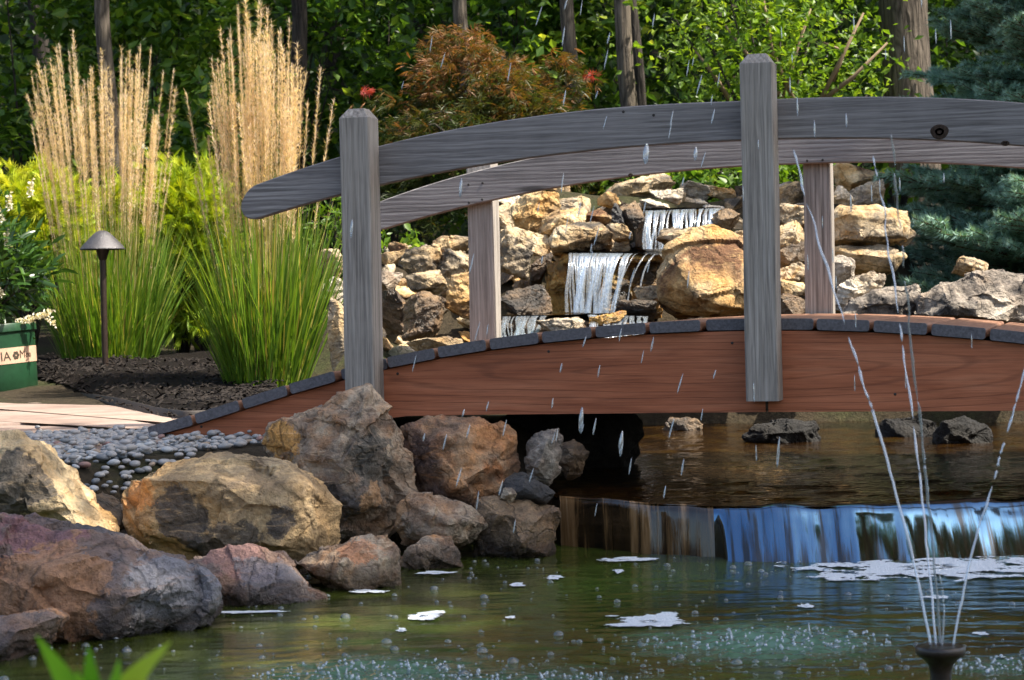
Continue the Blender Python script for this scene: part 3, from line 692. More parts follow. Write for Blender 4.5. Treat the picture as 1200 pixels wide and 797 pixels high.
boulder([(770, 352), (768, 318), (782, 290), (812, 268), (836, 262), (866, 275), (905, 296), (918, 330), (915, 366), (850, 370), (790, 368)], 9.1,
        [(800, 310, .10), (850, 300, .09), (880, 330, .14), (820, 350, .18), (785, 335, .10), (850, 360, .18)], .35, 'great sunlit yellow boulder right of the middle fall', 'rock_gold', rough=.55, L=.013, strata=3)
boulder([(975, 250), (985, 240), (1030, 238), (1066, 246), (1070, 262), (1066, 282), (1020, 286), (976, 282)], 9.4,
        [(1000, 252, .10), (1050, 258, .10), (1010, 280, .11), (1055, 276, .1)], .35, 'long thick tan slab on the right, upper of two', 'rock_tan', rough=.8, strata=3)
boulder([(974, 290), (1010, 286), (1056, 288), (1062, 300), (1050, 318), (1010, 318), (975, 306)], 9.35,
        [(1010, 298, .08), (1040, 302, .08)], .3, 'rounded tan slab on the right, lower of two', 'rock_tan', rough=.8, strata=3)
boulder([(976, 362), (980, 335), (1000, 320), (1025, 315), (1040, 322), (1034, 345), (1010, 365)], 8.85,
        [(1000, 340, .06), (1020, 332, .05)], .2, 'jagged whitish grey rock right of the right rear post', 'rock_pale', rough=1.3, strata=9)
boulder([(985, 372), (1000, 350), (1040, 336), (1075, 335), (1085, 352), (1080, 376), (1030, 380)], 8.6,
        [(1030, 355, .06), (1060, 358, .06)], .25, 'dark craggy rock above the right half of the deck', 'rock_gray', rough=1.3, strata=6)
boulder([(1068, 372), (1078, 345), (1100, 325), (1140, 317), (1170, 324), (1205, 326), (1270, 345), (1275, 390), (1160, 390)], 8.5,
        [(1110, 350, .12), (1150, 340, .10), (1200, 355, .12), (1160, 375, .15), (1100, 372, .1)], .4, 'broad rough grey brown boulder at the right edge behind the deck', 'rock_gray', rough=1.0, L=.013, strata=5)
# dark stones wedged in the gaps of the bank
for i in range(70):
    px, py = random.choice([(130, 640), (150, 655), (200, 640), (330, 640), (350, 600), (365, 640), (445, 620), (470, 560), (300, 640), (400, 640), (90, 600), (560, 600)]); px += random.uniform(-22, 22); py += random.uniform(-14, 10)
    c_ = G(px, py, .06); z = float(ground(c_[0:1], c_[1:2])[0]); s = random.uniform(.045, .09); c_[2] = max(z, -.03)+s*.2
    if z > .15: continue
    pts = np.array([[random.uniform(-1, 1) for _ in range(3)] for _ in range(11)])*np.array([s, s, s*.75])*.8+c_
    put_rock(pts, 'small dark stone wedged between the big boulders of the bank', random.choice(['rock_brown', 'rock_dark', 'rock_mix', 'rock_gray']), 'wedge stones in the bank', L=s*.2, name='stone', cat='stone')
# small filler stones between the big ones
k = 0
for i in range(150):
    px, py, D = random.uniform(560, 1000), 0, random.uniform(9.3, 11.0)
    if random.random() < .3: px = random.uniform(440, 560)
    x = (px-600)/F*D; z = float(ground(np.array([x]), np.array([D]))[0]); s = random.uniform(.05, .11)
    if D < 9.7 and 660 < px < 790: continue
    c_ = np.array([x, D, z+s*.15]); pts = np.array([[random.uniform(-1, 1) for _ in range(3)] for _ in range(11)])*np.array([s, s, s*.75])*.8+c_
    q_ = random.choice(['rock_tan', 'rock_gray', 'rock_brown', 'rock_gold', 'rock_pale']); put_rock(pts, 'small %s rubble stone packed between the big rocks of the rockery' % q_[5:].replace('gray', 'grey').replace('gold', 'golden'), q_, 'rubble stones filling the rockery', L=s*.22, name='stone', cat='stone'); k += 1
# ------------------------------------------------------------------ falling water
def water_glass(name, white=.25, rough=.05, alpha=.5, tint=(.9, .95, 1.), streak=None):
    m, nt, out = new_mat(name)
    gl = nd(nt, 'BsdfGlossy', None, Color=(.95, .97, 1.), Roughness=rough); tr = nd(nt, 'BsdfTransparent', None, Color=(*tint, 1))
    df = nd(nt, 'BsdfPrincipled', None, Base_Color=(.82, .86, .90), Roughness=.35)
    fr = nd(nt, 'Fresnel', None, IOR=1.45).outputs[0]
    f2 = math_(nt, 'MINIMUM', math_(nt, 'ADD', math_(nt, 'MULTIPLY', fr, .18 if streak else 1.), .02 if streak else .15 if alpha < .65 else .03), 1.)
    a = nd(nt, 'MixShader', None, Fac=f2, i1=tr.outputs[0], i2=gl.outputs[0])
    fac = white
    if streak:
        v = coords(nt, streak[0]); n = noise(nt, v, streak[1], 5, .7, .3); fac = ramp(nt, n, [(.34, streak[2]), (.70, streak[3])])
    b = nd(nt, 'MixShader', None, Fac=fac, i1=a.outputs[0], i2=df.outputs[0])
    nt.links.new(b.outputs[0], out.inputs[0]); return m
M['jet'] = water_glass('jet water', .22, .06, .5)
M['drop'] = water_glass('water drops', .16, .08, .5)
M['bubble'] = water_glass('bubble film', .06, .03, .8)
M['strand'] = water_glass('white falling water', .4, .12, .7, streak=((1, 1, .035), 170, .0, .17))
m, nt, out = new_mat('white foam'); v = coords(nt); at = nd(nt, 'Attribute', {'attribute_name': 'tint'}).outputs['Fac']
n1 = noise(nt, v, 60, 4, .7); n2 = noise(nt, v, 13, 4, .6); vo = nd(nt, 'TexVoronoi', {'feature': 'F1'}, Vector=v, Scale=190.).outputs[0]
pr = nd(nt, 'BsdfPrincipled', None, Base_Color=mixc(nt, ramp(nt, vo, [(.2, 0.), (.6, 1.)]), (.95, .96, .97), (.66, .72, .77)), Roughness=.4, Normal=bump(nt, vo, .6, .004))
a = math_(nt, 'ADD', math_(nt, 'MULTIPLY', at, 1.15), math_(nt, 'ADD', math_(nt, 'MULTIPLY', n1, .5), math_(nt, 'MULTIPLY', n2, 1.5)))
mx = nd(nt, 'MixShader', None, Fac=ramp(nt, math_(nt, 'SUBTRACT', a, .5), [(.96, .93), (1.18, 0.)]), i1=nd(nt, 'BsdfTransparent', None).outputs[0], i2=pr.outputs[0]); nt.links.new(mx.outputs[0], out.inputs[0]); M['foam'] = m

# the wide lower fall: smooth curtain in three stretches, over a stone sill
def fall_y(x, q): return lip_y(x)-.012-.075*q**1.0*(1-.0*q)
def fall_sheet(x0, x1, lean, seed, nx=160, nz=16, z1=-.01):
    xs = np.linspace(x0, x1, nx); V = []
    for j in range(nz+3):
        if j < 3: yy = lip_y(xs)+(.03, .014, .004)[j]; zz = np.full(nx, PZ+(.003, .0035, .002)[j])
        else:
            q = (j-2)/nz; zz = np.full(nx, PZ*(1-q)+z1*q-.0); yy = lip_y(xs)-.004-(lean+(.05*sstep(.8, 1.2, xs)-.078*(1-sstep(x0, x0+.025, xs)) if lean > .08 else 0))*q**.8
        p3 = np.stack([xs*9, zz*2.5, 0*xs], -1); p4 = np.stack([xs*30, zz*3, 0*xs], -1)
        amt = 0 if j < 2 else min(1, (j-1)/4)
        yy = yy+amt*(.008*fbm(p3, seed, 3)+.0036*fbm(p4, seed+3, 2)); zz = zz+.0055*fbm(np.stack([xs*12, 0*xs, 0*xs], -1), seed+9, 2)*(1 if j < 6 else .3)
        V.append(np.stack([xs, yy, zz], -1))
    V = np.concatenate(V); i = np.arange(nz+2)[:, None]*nx+np.arange(nx-1)[None, :]
    return mesh(V, np.stack([i, i+nx, i+nx+1, i+1], -1).reshape(-1, 4))
m, nt, out = new_mat('water curtain tinted sky blue')
v = coords(nt, (1, .05, .07), False)
st = noise(nt, v, 55, 5, .6, .25); big = noise(nt, coords(nt, (1, 1, .35), False), 9, 3, .6)
gl = nd(nt, 'BsdfGlossy', None, Color=(.10, .24, .42), Roughness=.09, Normal=bump(nt, st, .08, .01))  # the sky's blue reflection is tinted into the glossy colour
dk = nd(nt, 'BsdfPrincipled', None, Base_Color=ramp(nt, st, [(.35, (.012, .010, .006)), (.55, (.05, .032, .014)), (.75, (.12, .075, .03))]), Roughness=.15)
zz = nd(nt, 'SeparateXYZ', None, Vector=nt.nodes.new('ShaderNodeTexCoord').outputs['Object']).outputs[2]
low = ramp(nt, math_(nt, 'ADD', math_(nt, 'MULTIPLY', zz, 7.), .1), [(0., .09), (1., -.05)] if False else [(0., 1.), (.75, 0.)])
fac = ramp(nt, math_(nt, 'SUBTRACT', st, math_(nt, 'MULTIPLY', low, .13)), [(.33, .08), (.45, .68)])
mx = nd(nt, 'MixShader', None, Fac=fac, i1=dk.outputs[0], i2=gl.outputs[0]); nt.links.new(mx.outputs[0], out.inputs[0]); M['curtain'] = m
m, nt, out = new_mat('water curtain with painted brown reflections')
v = coords(nt, (1, .05, .05), False); st = noise(nt, v, 48, 5, .65, .3); bg_ = noise(nt, coords(nt, (1, .05, .02), False), 11, 2, .5); st = math_(nt, 'ADD', math_(nt, 'MULTIPLY', st, .6), math_(nt, 'MULTIPLY', bg_, .4))
pb = bsdf(nt, out, ramp(nt, st, [(.40, (.006, .005, .003)), (.50, (.03, .017, .007)), (.58, (.20, .11, .045)), (.70, (.42, .28, .16))]), .08, bump(nt, st, .4, .01), .8); M['curtain_brown'] = m  # brown streak reflections are painted into the base colour
m, nt, out = new_mat('dark wet sill stone'); v = coords(nt, rnd=False); n1 = noise(nt, v, 14, 6, .7)
bsdf(nt, out, ramp(nt, n1, [(.3, (.008, .006, .004)), (.6, (.035, .02, .01)), (.8, (.07, .04, .015))]), .3, bump(nt, n1, .6, .02), .5); M['sill'] = m
xL = G(656, 583, PZ)[0]; xM1 = G(716, 587, PZ)[0]; xM = G(836, 593.5, PZ)[0]
wf = empty('waterfall', (.6, 5.5, 0)); tag(wf, 'wide low waterfall pouring blue and brown from under the bridge into the pond', 'waterfall')
def child(name, me, m, parent=wf):
    o = link(name, me, parent, m); o.matrix_parent_inverse = Matrix.Translation(-Vector(parent.location)); return o
# sill: a curved wet stone edge
xs = np.linspace(LIP[0, 0]-.05, 3.5, 120); mbs = MB(); n = len(xs)
sec = [(.045, -.35), (.040, .05), (.022, PZ-.012), (.03, PZ-.003), (.25, PZ-.004), (.40, PZ-.08), (.40, -.35)]
V = np.concatenate([np.stack([xs, lip_y(xs)+a+.004*fbm(np.stack([xs*8, 0*xs+b*9, 0*xs], -1), 4, 3), np.full(n, b)], -1) for a, b in sec])
i = np.arange(len(sec)-1)[:, None]*n+np.arange(n-1)[None, :]
child('sill', mesh(V, np.stack([i, i+1, i+n+1, i+n], -1).reshape(-1, 4)), M['sill'])
child('water_curtain', fall_sheet(xL, xM1, .022, 3, 60), M['curtain_brown'])
child('water_curtain', fall_sheet(xM1, xM, .022, 5, 90), M['curtain_brown'])
child('water_curtain', fall_sheet(xM, 3.45, .10, 8, 520), M['curtain'])

def ribbon(path, wid, seed=0, thick=.35, n=7):
    """a flattened strand of water along path (k,3): widths (k,)"""
    path = np.asarray(path); k = len(path); wid = np.broadcast_to(wid, (k,)); V = []
    th = np.arange(n)/n*2*math.pi
    for i in range(k):
        j = 1+.25*vnoise(np.array([[i*.7, seed*3.1, 0]]), seed)[0]
        V.append(path[i]+np.stack([np.cos(th)*wid[i]/2*j, np.sin(th)*wid[i]*thick/2, 0*th], -1))
    V = np.concatenate(V); i = np.arange(k-1)[:, None]*n; jj = np.arange(n)[None, :]; j2 = (jj+1) % n
    return V, [np.stack([i+jj, i+j2, i+n+j2, i+n+jj], -1).reshape(-1, 4)]
def cascade(lip, base, D0, D1, label, nst, seed, wpx):
    rs = random.Random(seed); a, b = np.array(lip[0]), np.array(lip[1]); c_, d_ = np.array(base[0]), np.array(base[1])
    o0 = P((c_[0]+d_[0])/2, (c_[1]+d_[1])/2, D1); root = empty('waterfall', o0); tag(root, label, 'waterfall')
    for i in range(nst):
        t = (i+rs.uniform(.1, .9))/nst; p0 = P(*(a+(b-a)*t), D0); p1 = P(*(c_+(d_-c_)*min(1, max(0, t+rs.uniform(-.06, .06)))), D1)
        ks = np.linspace(0, 1, 15); path = p0+(p1-p0)*ks[:, None]*np.array([1, 1, 0])+np.array([0, 0, 1])*((p1-p0)[2]*ks**1.7)[:, None]
        path[:, 0] += .008*np.sin(ks*6+i)*ks; path = np.vstack([p0+np.array([0, .06, .004]), p0+np.array([0, .025, .004]), path])
        wd = wpx*D0/F*rs.uniform(.35, 1.5)*np.concatenate([[1.1, 1.1], 1-.35*ks+.25*ks**3])
        V, Fs = ribbon(path, wd, seed+i); child('water_strand', mesh(V, Fs), M['strand'], root)
    return root
cascade([(668, 297), (742, 298)], [(664, 366), (722, 368)], 9.38, 9.22, 'white middle waterfall over orange rocks above the bridge deck', 26, 3, 5.5)
cascade([(742, 297), (770, 298)], [(716, 362), (748, 360)], 9.40, 9.25, 'thin side trickle right of the middle waterfall', 3, 9, 2.4)
cascade([(757, 247), (842, 244)], [(752, 292), (836, 292)], 10.0, 9.85, 'small upper waterfall behind the far handrail at the top of the rockery', 28, 5, 5.0)
cascade([(590, 372), (640, 371)], [(588, 400), (632, 400)], 8.95, 8.72, 'low white cascade just above the deck, right of the left rear post', 14, 7, 5.0)
cascade([(690, 370), (760, 372)], [(690, 400), (760, 400)], 8.85, 8.72, 'low cascade half hidden behind the deck below the middle waterfall', 14, 17, 5.0)
# stone sills and little pools of the rockery falls
def slab_ledge(x0, x1, ytop, ybot, D, dback, label, m, seed):
    a = P(x0, ytop, D); b = P(x1, ytop, D); zb = P(x0, ybot, D)[2]; pts = []
    for q in (a, b):
        for dy in (0, dback):
            for z in (zb, q[2]): pts.append((q[0], q[1]+dy, z))
    pts += [((a[0]+b[0])/2, a[1]-.03, (a[2]+zb)/2)]
    return put_rock(pts, label, m, rough=.5, strata=3, seed=seed)
slab_ledge(655, 785, 297, 310, 9.42, .45, 'wet amber ledge stone the middle waterfall pours over', 'rock_amber', 31)
slab_ledge(752, 846, 246, 253, 10.03, .4, 'wet amber ledge stone the upper waterfall pours over', 'rock_amber', 32)
slab_ledge(640, 775, 306, 376, 9.50, .3, 'amber wet back wall stone behind the middle waterfall', 'rock_amber', 33)
slab_ledge(745, 850, 251, 296, 10.09, .3, 'dark wet back wall stone behind the upper waterfall', 'rock_brown', 34)
slab_ledge(585, 770, 374, 420, 8.98, .5, 'wet ledge stone of the low cascade above the deck', 'rock_brown', 35)
def pool_patch(x0, x1, py, D0, D1, name):
    a0, b0 = P(x0, py, D0), P(x1, py, D0); z = a0[2]; k = D1/D0
    xs = np.linspace(a0[0], b0[0], 40); ys = np.linspace(D0, D1, 24)
    V, Fs = grid_mesh(xs, ys, lambda X, Y: z+.004*fbm(np.stack([X*14, Y*14, 0*X], -1).reshape(-1, 3), 3, 3).reshape(X.shape))
    tag(link(name, mesh(V, Fs), None, M['stream']), kind='structure')
pool_patch(655, 790, 296.0, 9.40, 9.9, 'pool_water'); pool_patch(752, 846, 244.5, 10.0, 10.5, 'pool_water'); pool_patch(585, 775, 370, 8.97, 9.5, 'pool_water')

# ------------------------------------------------------------------ foam, bubbles, spray
def foam_patch(cx_, cy_, rx, ry, label, seed, z=.0016, group='foam rafts drifting on the pond'):
    c_ = G(cx_, cy_, 0); k = c_[1]/F; hor = 353; ky = c_[1]/max(1e-6, (EYE/c_[1]*F))     # metres per px in x and along the ground
    n = 72; th = np.arange(n)/n*2*math.pi; p3 = np.stack([np.cos(th)*1.6, np.sin(th)*1.6, np.full(n, seed*1.7)], -1)
    rr = 1+.5*fbm(p3*1.1, seed, 3)+.10*fbm(p3*4, seed+5, 2); V = [[0, 0, .0018]]; rings = tuple(np.linspace(.08, .9, 11))+(.96, .99, 1.)
    for q in rings: V += [[math.cos(t)*rx*1.15*k*r_*q, math.sin(t)*ry*1.15*ky*r_*q, (.0018 if q < .9 else .001 if q < 1 else -.002)] for t, r_ in zip(th, rr)]
    V = np.array(V); V[:, 2] += np.where(V[:, 2] > .0015, .0007*fbm(V*60, seed, 2), 0)+pond_z(V[:, 0]+c_[0], V[:, 1]+c_[1])
    Q = [[1+r_*n+i, 1+r_*n+(i+1) % n, 1+(r_+1)*n+(i+1) % n, 1+(r_+1)*n+i] for r_ in range(len(rings)-1) for i in range(n)]
    o = link('foam_patch', mesh(V, [np.array(Q), np.array([[0, 1+i, 1+(i+1) % n] for i in range(n)])], True, np.concatenate([[0.], np.repeat(rings, n)])), None, M['foam']); o.location = (c_[0], c_[1], z)
    return tag(o, label, 'foam', group)
foam_patch(1090, 667, 290, 21, 'wide white foam bank below the blue fall', 1)
foam_patch(730, 657, 62, 5.5, 'thin white foam strip below the brown part of the fall', 2)
foam_patch(760, 730, 86, 14, 'largest floating foam raft in the middle of the pond', 3)
foam_patch(498, 724, 33, 9, 'foam raft right of the low purple rock', 4)
foam_patch(470, 740, 15, 4, 'small foam spot beside the raft near the purple rock', 5)
foam_patch(598, 725, 19, 4, 'oval foam spot between the two larger rafts', 6)
foam_patch(606, 686, 17, 4, 'small oval foam spot under the brown ledge rock', 7)
foam_patch(648, 678, 18, 4, 'small oval foam spot left of the thin foam strip', 8)
foam_patch(724, 671, 12, 3.5, 'small foam spot below the thin foam strip', 9)
foam_patch(944, 712, 16, 4, 'small oval foam spot left of the fountain jets', 10)
foam_patch(1150, 744, 15, 4, 'small oval foam spot right of the fountain head', 11)
foam_patch(1172, 774, 11, 4, 'small foam spot near the lower right corner', 12)
foam_patch(1100, 700, 34, 5, 'ragged foam streak behind the fountain jets', 13)
foam_patch(605, 651, 26, 5, 'foam fringe at the foot of the dark ledge rock', 14)
foam_patch(425, 694, 46, 2.6, 'foam fringe along the rusty waterline rock', 15)
foam_patch(510, 672, 40, 2.2, 'foam fringe along the small brown waterline rock', 16)
foam_patch(300, 718, 92, 2.6, 'foam fringe along the low purple grey rock', 17)
def dome(r_, n=10, k=4):
    V = [[0, 0, r_]]; 
    for j in range(1, k+1):
        ph = j/k*math.pi*.52; V += [[r_*math.sin(ph)*math.cos(t), r_*math.sin(ph)*math.sin(t), r_*math.cos(ph)] for t in np.arange(n)/n*2*math.pi]
    Q = [[1+(j)*n+i, 1+(j+1)*n+i, 1+(j+1)*n+(i+1) % n, 1+j*n+(i+1) % n] for j in range(k-1) for i in range(n)]
    return np.array(V), [np.array([[0, 1+i, 1+(i+1) % n] for i in range(n)]), np.array(Q)]
bub = mesh(*dome(1.), True); bub.materials.append(M['bubble'])
dens = [(470, 770, 260, 30, 46), (330, 700, 130, 40, 26), (560, 690, 120, 35, 24), (720, 760, 130, 35, 30), (900, 690, 200, 30, 20), (1100, 735, 110, 45, 22), (800, 665, 180, 8, 14), (90, 760, 80, 14, 14), (960, 770, 120, 22, 22)]
cnt = 0; tiny = MB()
tinym = dome(1., 6, 2)
for cx_, cy_, rx, ry, n in dens:
    for i in range(int(n*1.7)):
        px, py = random.gauss(cx_, rx*.6), random.gauss(cy_, ry*.7)
        if py < 652 or py > 815: continue
        c_ = G(px, py, 0); r_ = min(.011, .0022*math.exp(random.gauss(.55, .55)))
        if float(sdf(POND, c_[0:1], c_[1:2])[0]) > -.06: continue
        if r_ > .0042 and cnt < 170:
            o = bpy.data.objects.new('bubble', bub); COL.objects.link(o); o.location = (c_[0], c_[1], .001); o.scale = (r_, r_, r_*.8); cnt += 1
            tag(o, 'clear round bubble floating on the dark pond', 'bubble', 'bubbles floating on the pond')
        else: tiny.add(tinym[0]*r_*np.array([1, 1, .8])+np.array([c_[0], c_[1], .001]), tinym[1])
for cx_, cy_, rx, ry, n in ((470, 785, 240, 22, 150), (900, 765, 180, 26, 150), (1150, 780, 60, 20, 40), (700, 790, 250, 16, 90)):
    for i in range(n):
        c_ = G(random.gauss(cx_, rx*.6), min(815, random.gauss(cy_, ry*.7)), 0); r_ = .0018*math.exp(random.gauss(.1, .4))
        tiny.add(tinym[0]*r_+np.array([c_[0], c_[1], .001]), tinym[1])
tag(tiny.build('fine_bubbles', M['bubble']), kind='stuff')
# splash crowns where drops hit the pond
drop = dome(1., 7, 3)
spl = MB()
def add_drop(mb, c_, r_, st=1., lean=0.):
    V, Fs = tube(np.array([[0, 0, z] for z in (-1, -.8, -.3, .25, .7, 1.)])*np.array([1, 1, r_*st])+np.array([[lean*z*r_*st, 0, 0] for z in (-1, -.8, -.3, .25, .7, 1.)]), np.array([.25, .7, 1., .95, .6, .2])*r_, 6); mb.add(V+c_, Fs)
for (cx_, cy_, r_, k_) in SPLW:
    for i in range(int(230*k_)):
        a = random.uniform(0, 6.28); d = r_*.8*math.sqrt(random.random()); h = abs(random.gauss(0, .009))*k_*(1.2-d/r_)*(random.random() < .5)
        add_drop(spl, np.array([cx_+d*math.cos(a), cy_+d*math.sin(a)*.6, .002+h]), random.choice((.0009, .0013, .0018, .0026, .0034))*random.uniform(.8, 1.2), random.uniform(.7, 1.25), random.uniform(-.4, .4))
    for i in range(int(6*k_)):                            # little upward spouts
        a = random.uniform(0, 6.28); d = r_*.45*math.sqrt(random.random()); b = np.array([cx_+d*math.cos(a), cy_+d*math.sin(a)*.5, 0]); hh = random.uniform(.008, .030)*k_
        spl.tube([b-np.array([0, 0, .004]), b+np.array([random.uniform(-.003, .003), 0, hh*.5]), b+np.array([random.uniform(-.006, .006), 0, hh])], [.0045, .0022, .0012], 7)
tag(spl.build('splash', M['drop']), kind='stuff')
# falling drops from the fountain, caught in front of the bridge
fd = MB()
def falling(px, py, D, lenpx, wpx, sl): add_drop(fd, P(px, py, D), wpx*D/F/2, max(2., lenpx/wpx), sl)
for i in range(120):
    px = random.triangular(420, 1200, 700); py = random.uniform(0, 620)
    if px > 820 and random.random() < .35: continue
    falling(px, py, random.uniform(4.3, 5.4), random.uniform(9, 25), random.uniform(1.2, 2.5), random.uniform(.12, .34)*(1 if px < 850 else -.1))
for px, py, l_, w_ in ((757, 180, 24, 8), (412, 268, 22, 4), (540, 220, 22, 4), (681, 492, 30, 6), (728, 520, 30, 5), (912, 530, 36, 3.5), (815, 180, 16, 5)): falling(px, py, 4.4, l_, w_, .1)
tag(fd.build('falling_drops', M['drop']), kind='stuff')

# ------------------------------------------------------------------ fountain
M['nozzle'] = simple_mat('dark bronze plastic', (.022, .014, .010), .28, 60, .4, .2)
FD_ = 3.4
NZ = P(1102, 757, FD_); ft = empty('fountain', (NZ[0], NZ[1], 0)); tag(ft, 'dark flared fountain head spraying thin jets in the front of the pond', 'fountain')
h0 = NZ[2]
profn = [(.014, -.30), (.0155, -.08), (.0165, h0-.042), (.019, h0-.030), (.026, h0-.021), (.0355, h0-.014), (.0385, h0-.010), (.0385, h0-.003), (.0365, h0), (.031, h0-.0015), (.026, h0+.001), (.001, h0+.0015)]
th = np.arange(28)/28*2*math.pi; V = np.concatenate([np.stack([r_*np.cos(th), r_*np.sin(th), np.full(28, z)], -1) for r_, z in profn])
i = np.arange(len(profn)-1)[:, None]*28; j = np.arange(28)[None, :]; j2 = (j+1) % 28
o = link('nozzle', autosmooth(mesh(V, np.stack([i+j, i+j2, i+28+j2, i+28+j], -1).reshape(-1, 4)), 50), ft, M['nozzle'])
def jet(pts, D, r0, label=None, breakup=.45, dD=0., seed=1):
    rs = random.Random(seed); pts = np.array(pts, float); t = np.concatenate([[0], np.cumsum(np.hypot(*np.diff(pts, axis=0).T))]); T_ = t[-1]
    q = np.linspace(0, T_, 160); deg = min(3, len(pts)-1)
    px = np.polyval(np.polyfit(t, pts[:, 0], deg), q); py = np.polyval(np.polyfit(t, pts[:, 1], deg), q)
    px = px+(1.1+2.6*q/T_)*fbm(np.stack([q*.035, 0*q+seed*5, 0*q], -1), seed, 3)*np.clip(q/60, 0, 1)
    W3 = np.array([P(a, b, D+dD*(k/T_)) for a, b, k in zip(px, py, q)]); o0 = np.array(ft.location)
    mb = MB(); n = len(q); i = 0
    while i < n-3:
        f = q[i]/T_; L_ = n if f < .0 else int(rs.uniform(50, 75)) if f < breakup*.5 else int(rs.choice((4, 7, 12, 20, 30))*rs.uniform(.8, 1.3)); j = min(n-1, i+L_); seg = W3[i:j+1]-o0
        if len(seg) > 2:
            k = np.linspace(0, 1, len(seg)); env = np.ones(len(seg)) if f < breakup*.4 else np.sqrt(np.clip(8*k*(1-k), .05, 1))
            rad = r0*(1-.25*f)*env*(1+.28*np.sin(k*9+rs.uniform(0, 6))*np.clip(f*3, .1, 1)); link('water_jet' if i == 0 else 'jet_strand', mesh(*tube(seg, rad, 7)), ft, M['jet'])
        gap = 0 if f < breakup*.6 else int(rs.uniform(0, 3+5*f)); i = j+gap
jet([(1091, 756), (1077, 690), (1062, 622), (1043, 555), (1022, 480), (1003, 420), (985, 365), (965, 300), (945, 230), (925, 160)], FD_, .0023, dD=.25, seed=2)
jet([(1097, 756), (1092, 700), (1086, 640), (1078, 560), (1068, 470), (1057, 400), (1046, 320), (1036, 250), (1024, 175)], FD_, .0020, dD=.35, seed=3)
jet([(1101, 756), (1100, 700), (1093, 640), (1085, 560), (1075, 480), (1070, 420), (1064, 350), (1056, 280), (1050, 215), (1046, 150)], FD_, .0019, dD=-.3, seed=4)
jet([(1117, 756), (1128, 700), (1142, 640), (1158, 580), (1174, 530), (1190, 475), (1204, 425)], FD_, .0021, dD=.1, seed=5)
jet([(1104, 756), (1106, 730), (1106, 700), (1103, 672)], FD_, .0014, seed=6)
# ------------------------------------------------------------------ path, pebbles, mulch, edging, lamp
m, nt, out = new_mat('pinkish flagstone'); v = coords(nt); n1 = noise(nt, v, 3.5, 5, .6); n2 = noise(nt, v, 45, 5, .7); n3 = noise(nt, coords(nt, (1, 6, 1)), 5, 4, .6)
col = ramp(nt, n1, [(.3, (.22, .155, .125)), (.5, (.30, .22, .18)), (.7, (.37, .285, .24))]); col = mixc(nt, .6, col, ramp(nt, n2, [(.3, .7), (.7, 1.2)]), 'MULTIPLY')
col = mixc(nt, .12, col, ramp(nt, n3, [(.35, .6), (.6, 1.1)]), 'MULTIPLY')
bsdf(nt, out, col, .85, bump(nt, n2, .4, .006), .3); M['flag'] = m
path = empty('path', (-2.2, 8.5, .255)); tag(path, kind='structure')
M['sand'] = simple_mat('path joint sand', (.24, .18, .145), .95, 40, .4, .5)
PH = .272
EPX = [(-360, 447), (-60, 454), (20, 458.5), (60, 461.5), (100, 467), (140, 475), (180, 484), (215, 488), (250, 487), (290, 480)]
pb_ = np.array([G(x, y, .266) for x, y in [(-700, 440)]+EPX[:-2]+[(225, 500), (205, 519), (150, 526), (60, 530), (-340, 533), (-700, 533)]]); pc_ = pb_.mean(0)
o = link('joint_bed', mesh(np.vstack([pb_, pc_])-np.array(path.location), np.array([[k, (k+1) % len(pb_), len(pb_)] for k in range(len(pb_))])), path, M['sand'])
def flag(corners, h=PH, jit=.004):
    C_ = np.array([G(x, y, h)[:2] for x, y in corners]); c_ = C_.mean(0)
    pts = []; n = len(C_)
    for i in range(n):
        a, b = C_[i], C_[(i+1) % n]; m_ = max(2, int(np.hypot(*(b-a))/.10))
        for k_ in range(m_):
            q = a+(b-a)*k_/m_; nn = np.array([-(b-a)[1], (b-a)[0]])/(np.hypot(*(b-a))+1e-9); pts.append(q+nn*jit*2.2*vnoise(np.array([[q[0]*9, q[1]*9, 0]]), 5)[0])
    pts = np.array(pts); k = len(pts); hj = random.uniform(-.004, .004)
    top = np.column_stack([c_+(pts-c_)*.985, np.full(k, h+hj)]); mid = np.column_stack([pts, np.full(k, h+hj-.008)]); bot = np.column_stack([pts, np.full(k, h-.05)])
    V = np.concatenate([top, mid, bot, [[*c_, h+hj+.002]]]); o_ = np.array([c_[0], c_[1], h])
    i = np.arange(k); i2 = (i+1) % k
    Fs = [np.concatenate([np.stack([i+k, i2+k, i2, i], -1), np.stack([i+2*k, i2+2*k, i2+k, i+k], -1)]), np.stack([i, i2, np.full(k, 3*k)], -1)]
    ob = link('flagstone', autosmooth(mesh(V-o_, Fs), 35), path, M['flag']); ob.location = o_-np.array(path.location)
flag([(-330, 512), (60, 498), (195, 508), (215, 519), (150, 526), (-330, 530)]); flag([(-330, 508), (-330, 484), (-40, 480), (120, 486), (196, 500), (192, 505), (55, 495)])
flag([(-330, 481), (-330, 468), (-90, 467), (20, 474), (130, 476), (203, 491), (198, 497), (115, 483), (-40, 477)])
flag([(-330, 466), (-330, 456), (-100, 456), (20, 459), (100, 467), (128, 473), (22, 472), (-90, 465)])
flag([(-700, 454), (-700, 445), (-120, 446), (10, 452), (15, 457), (-100, 454)])
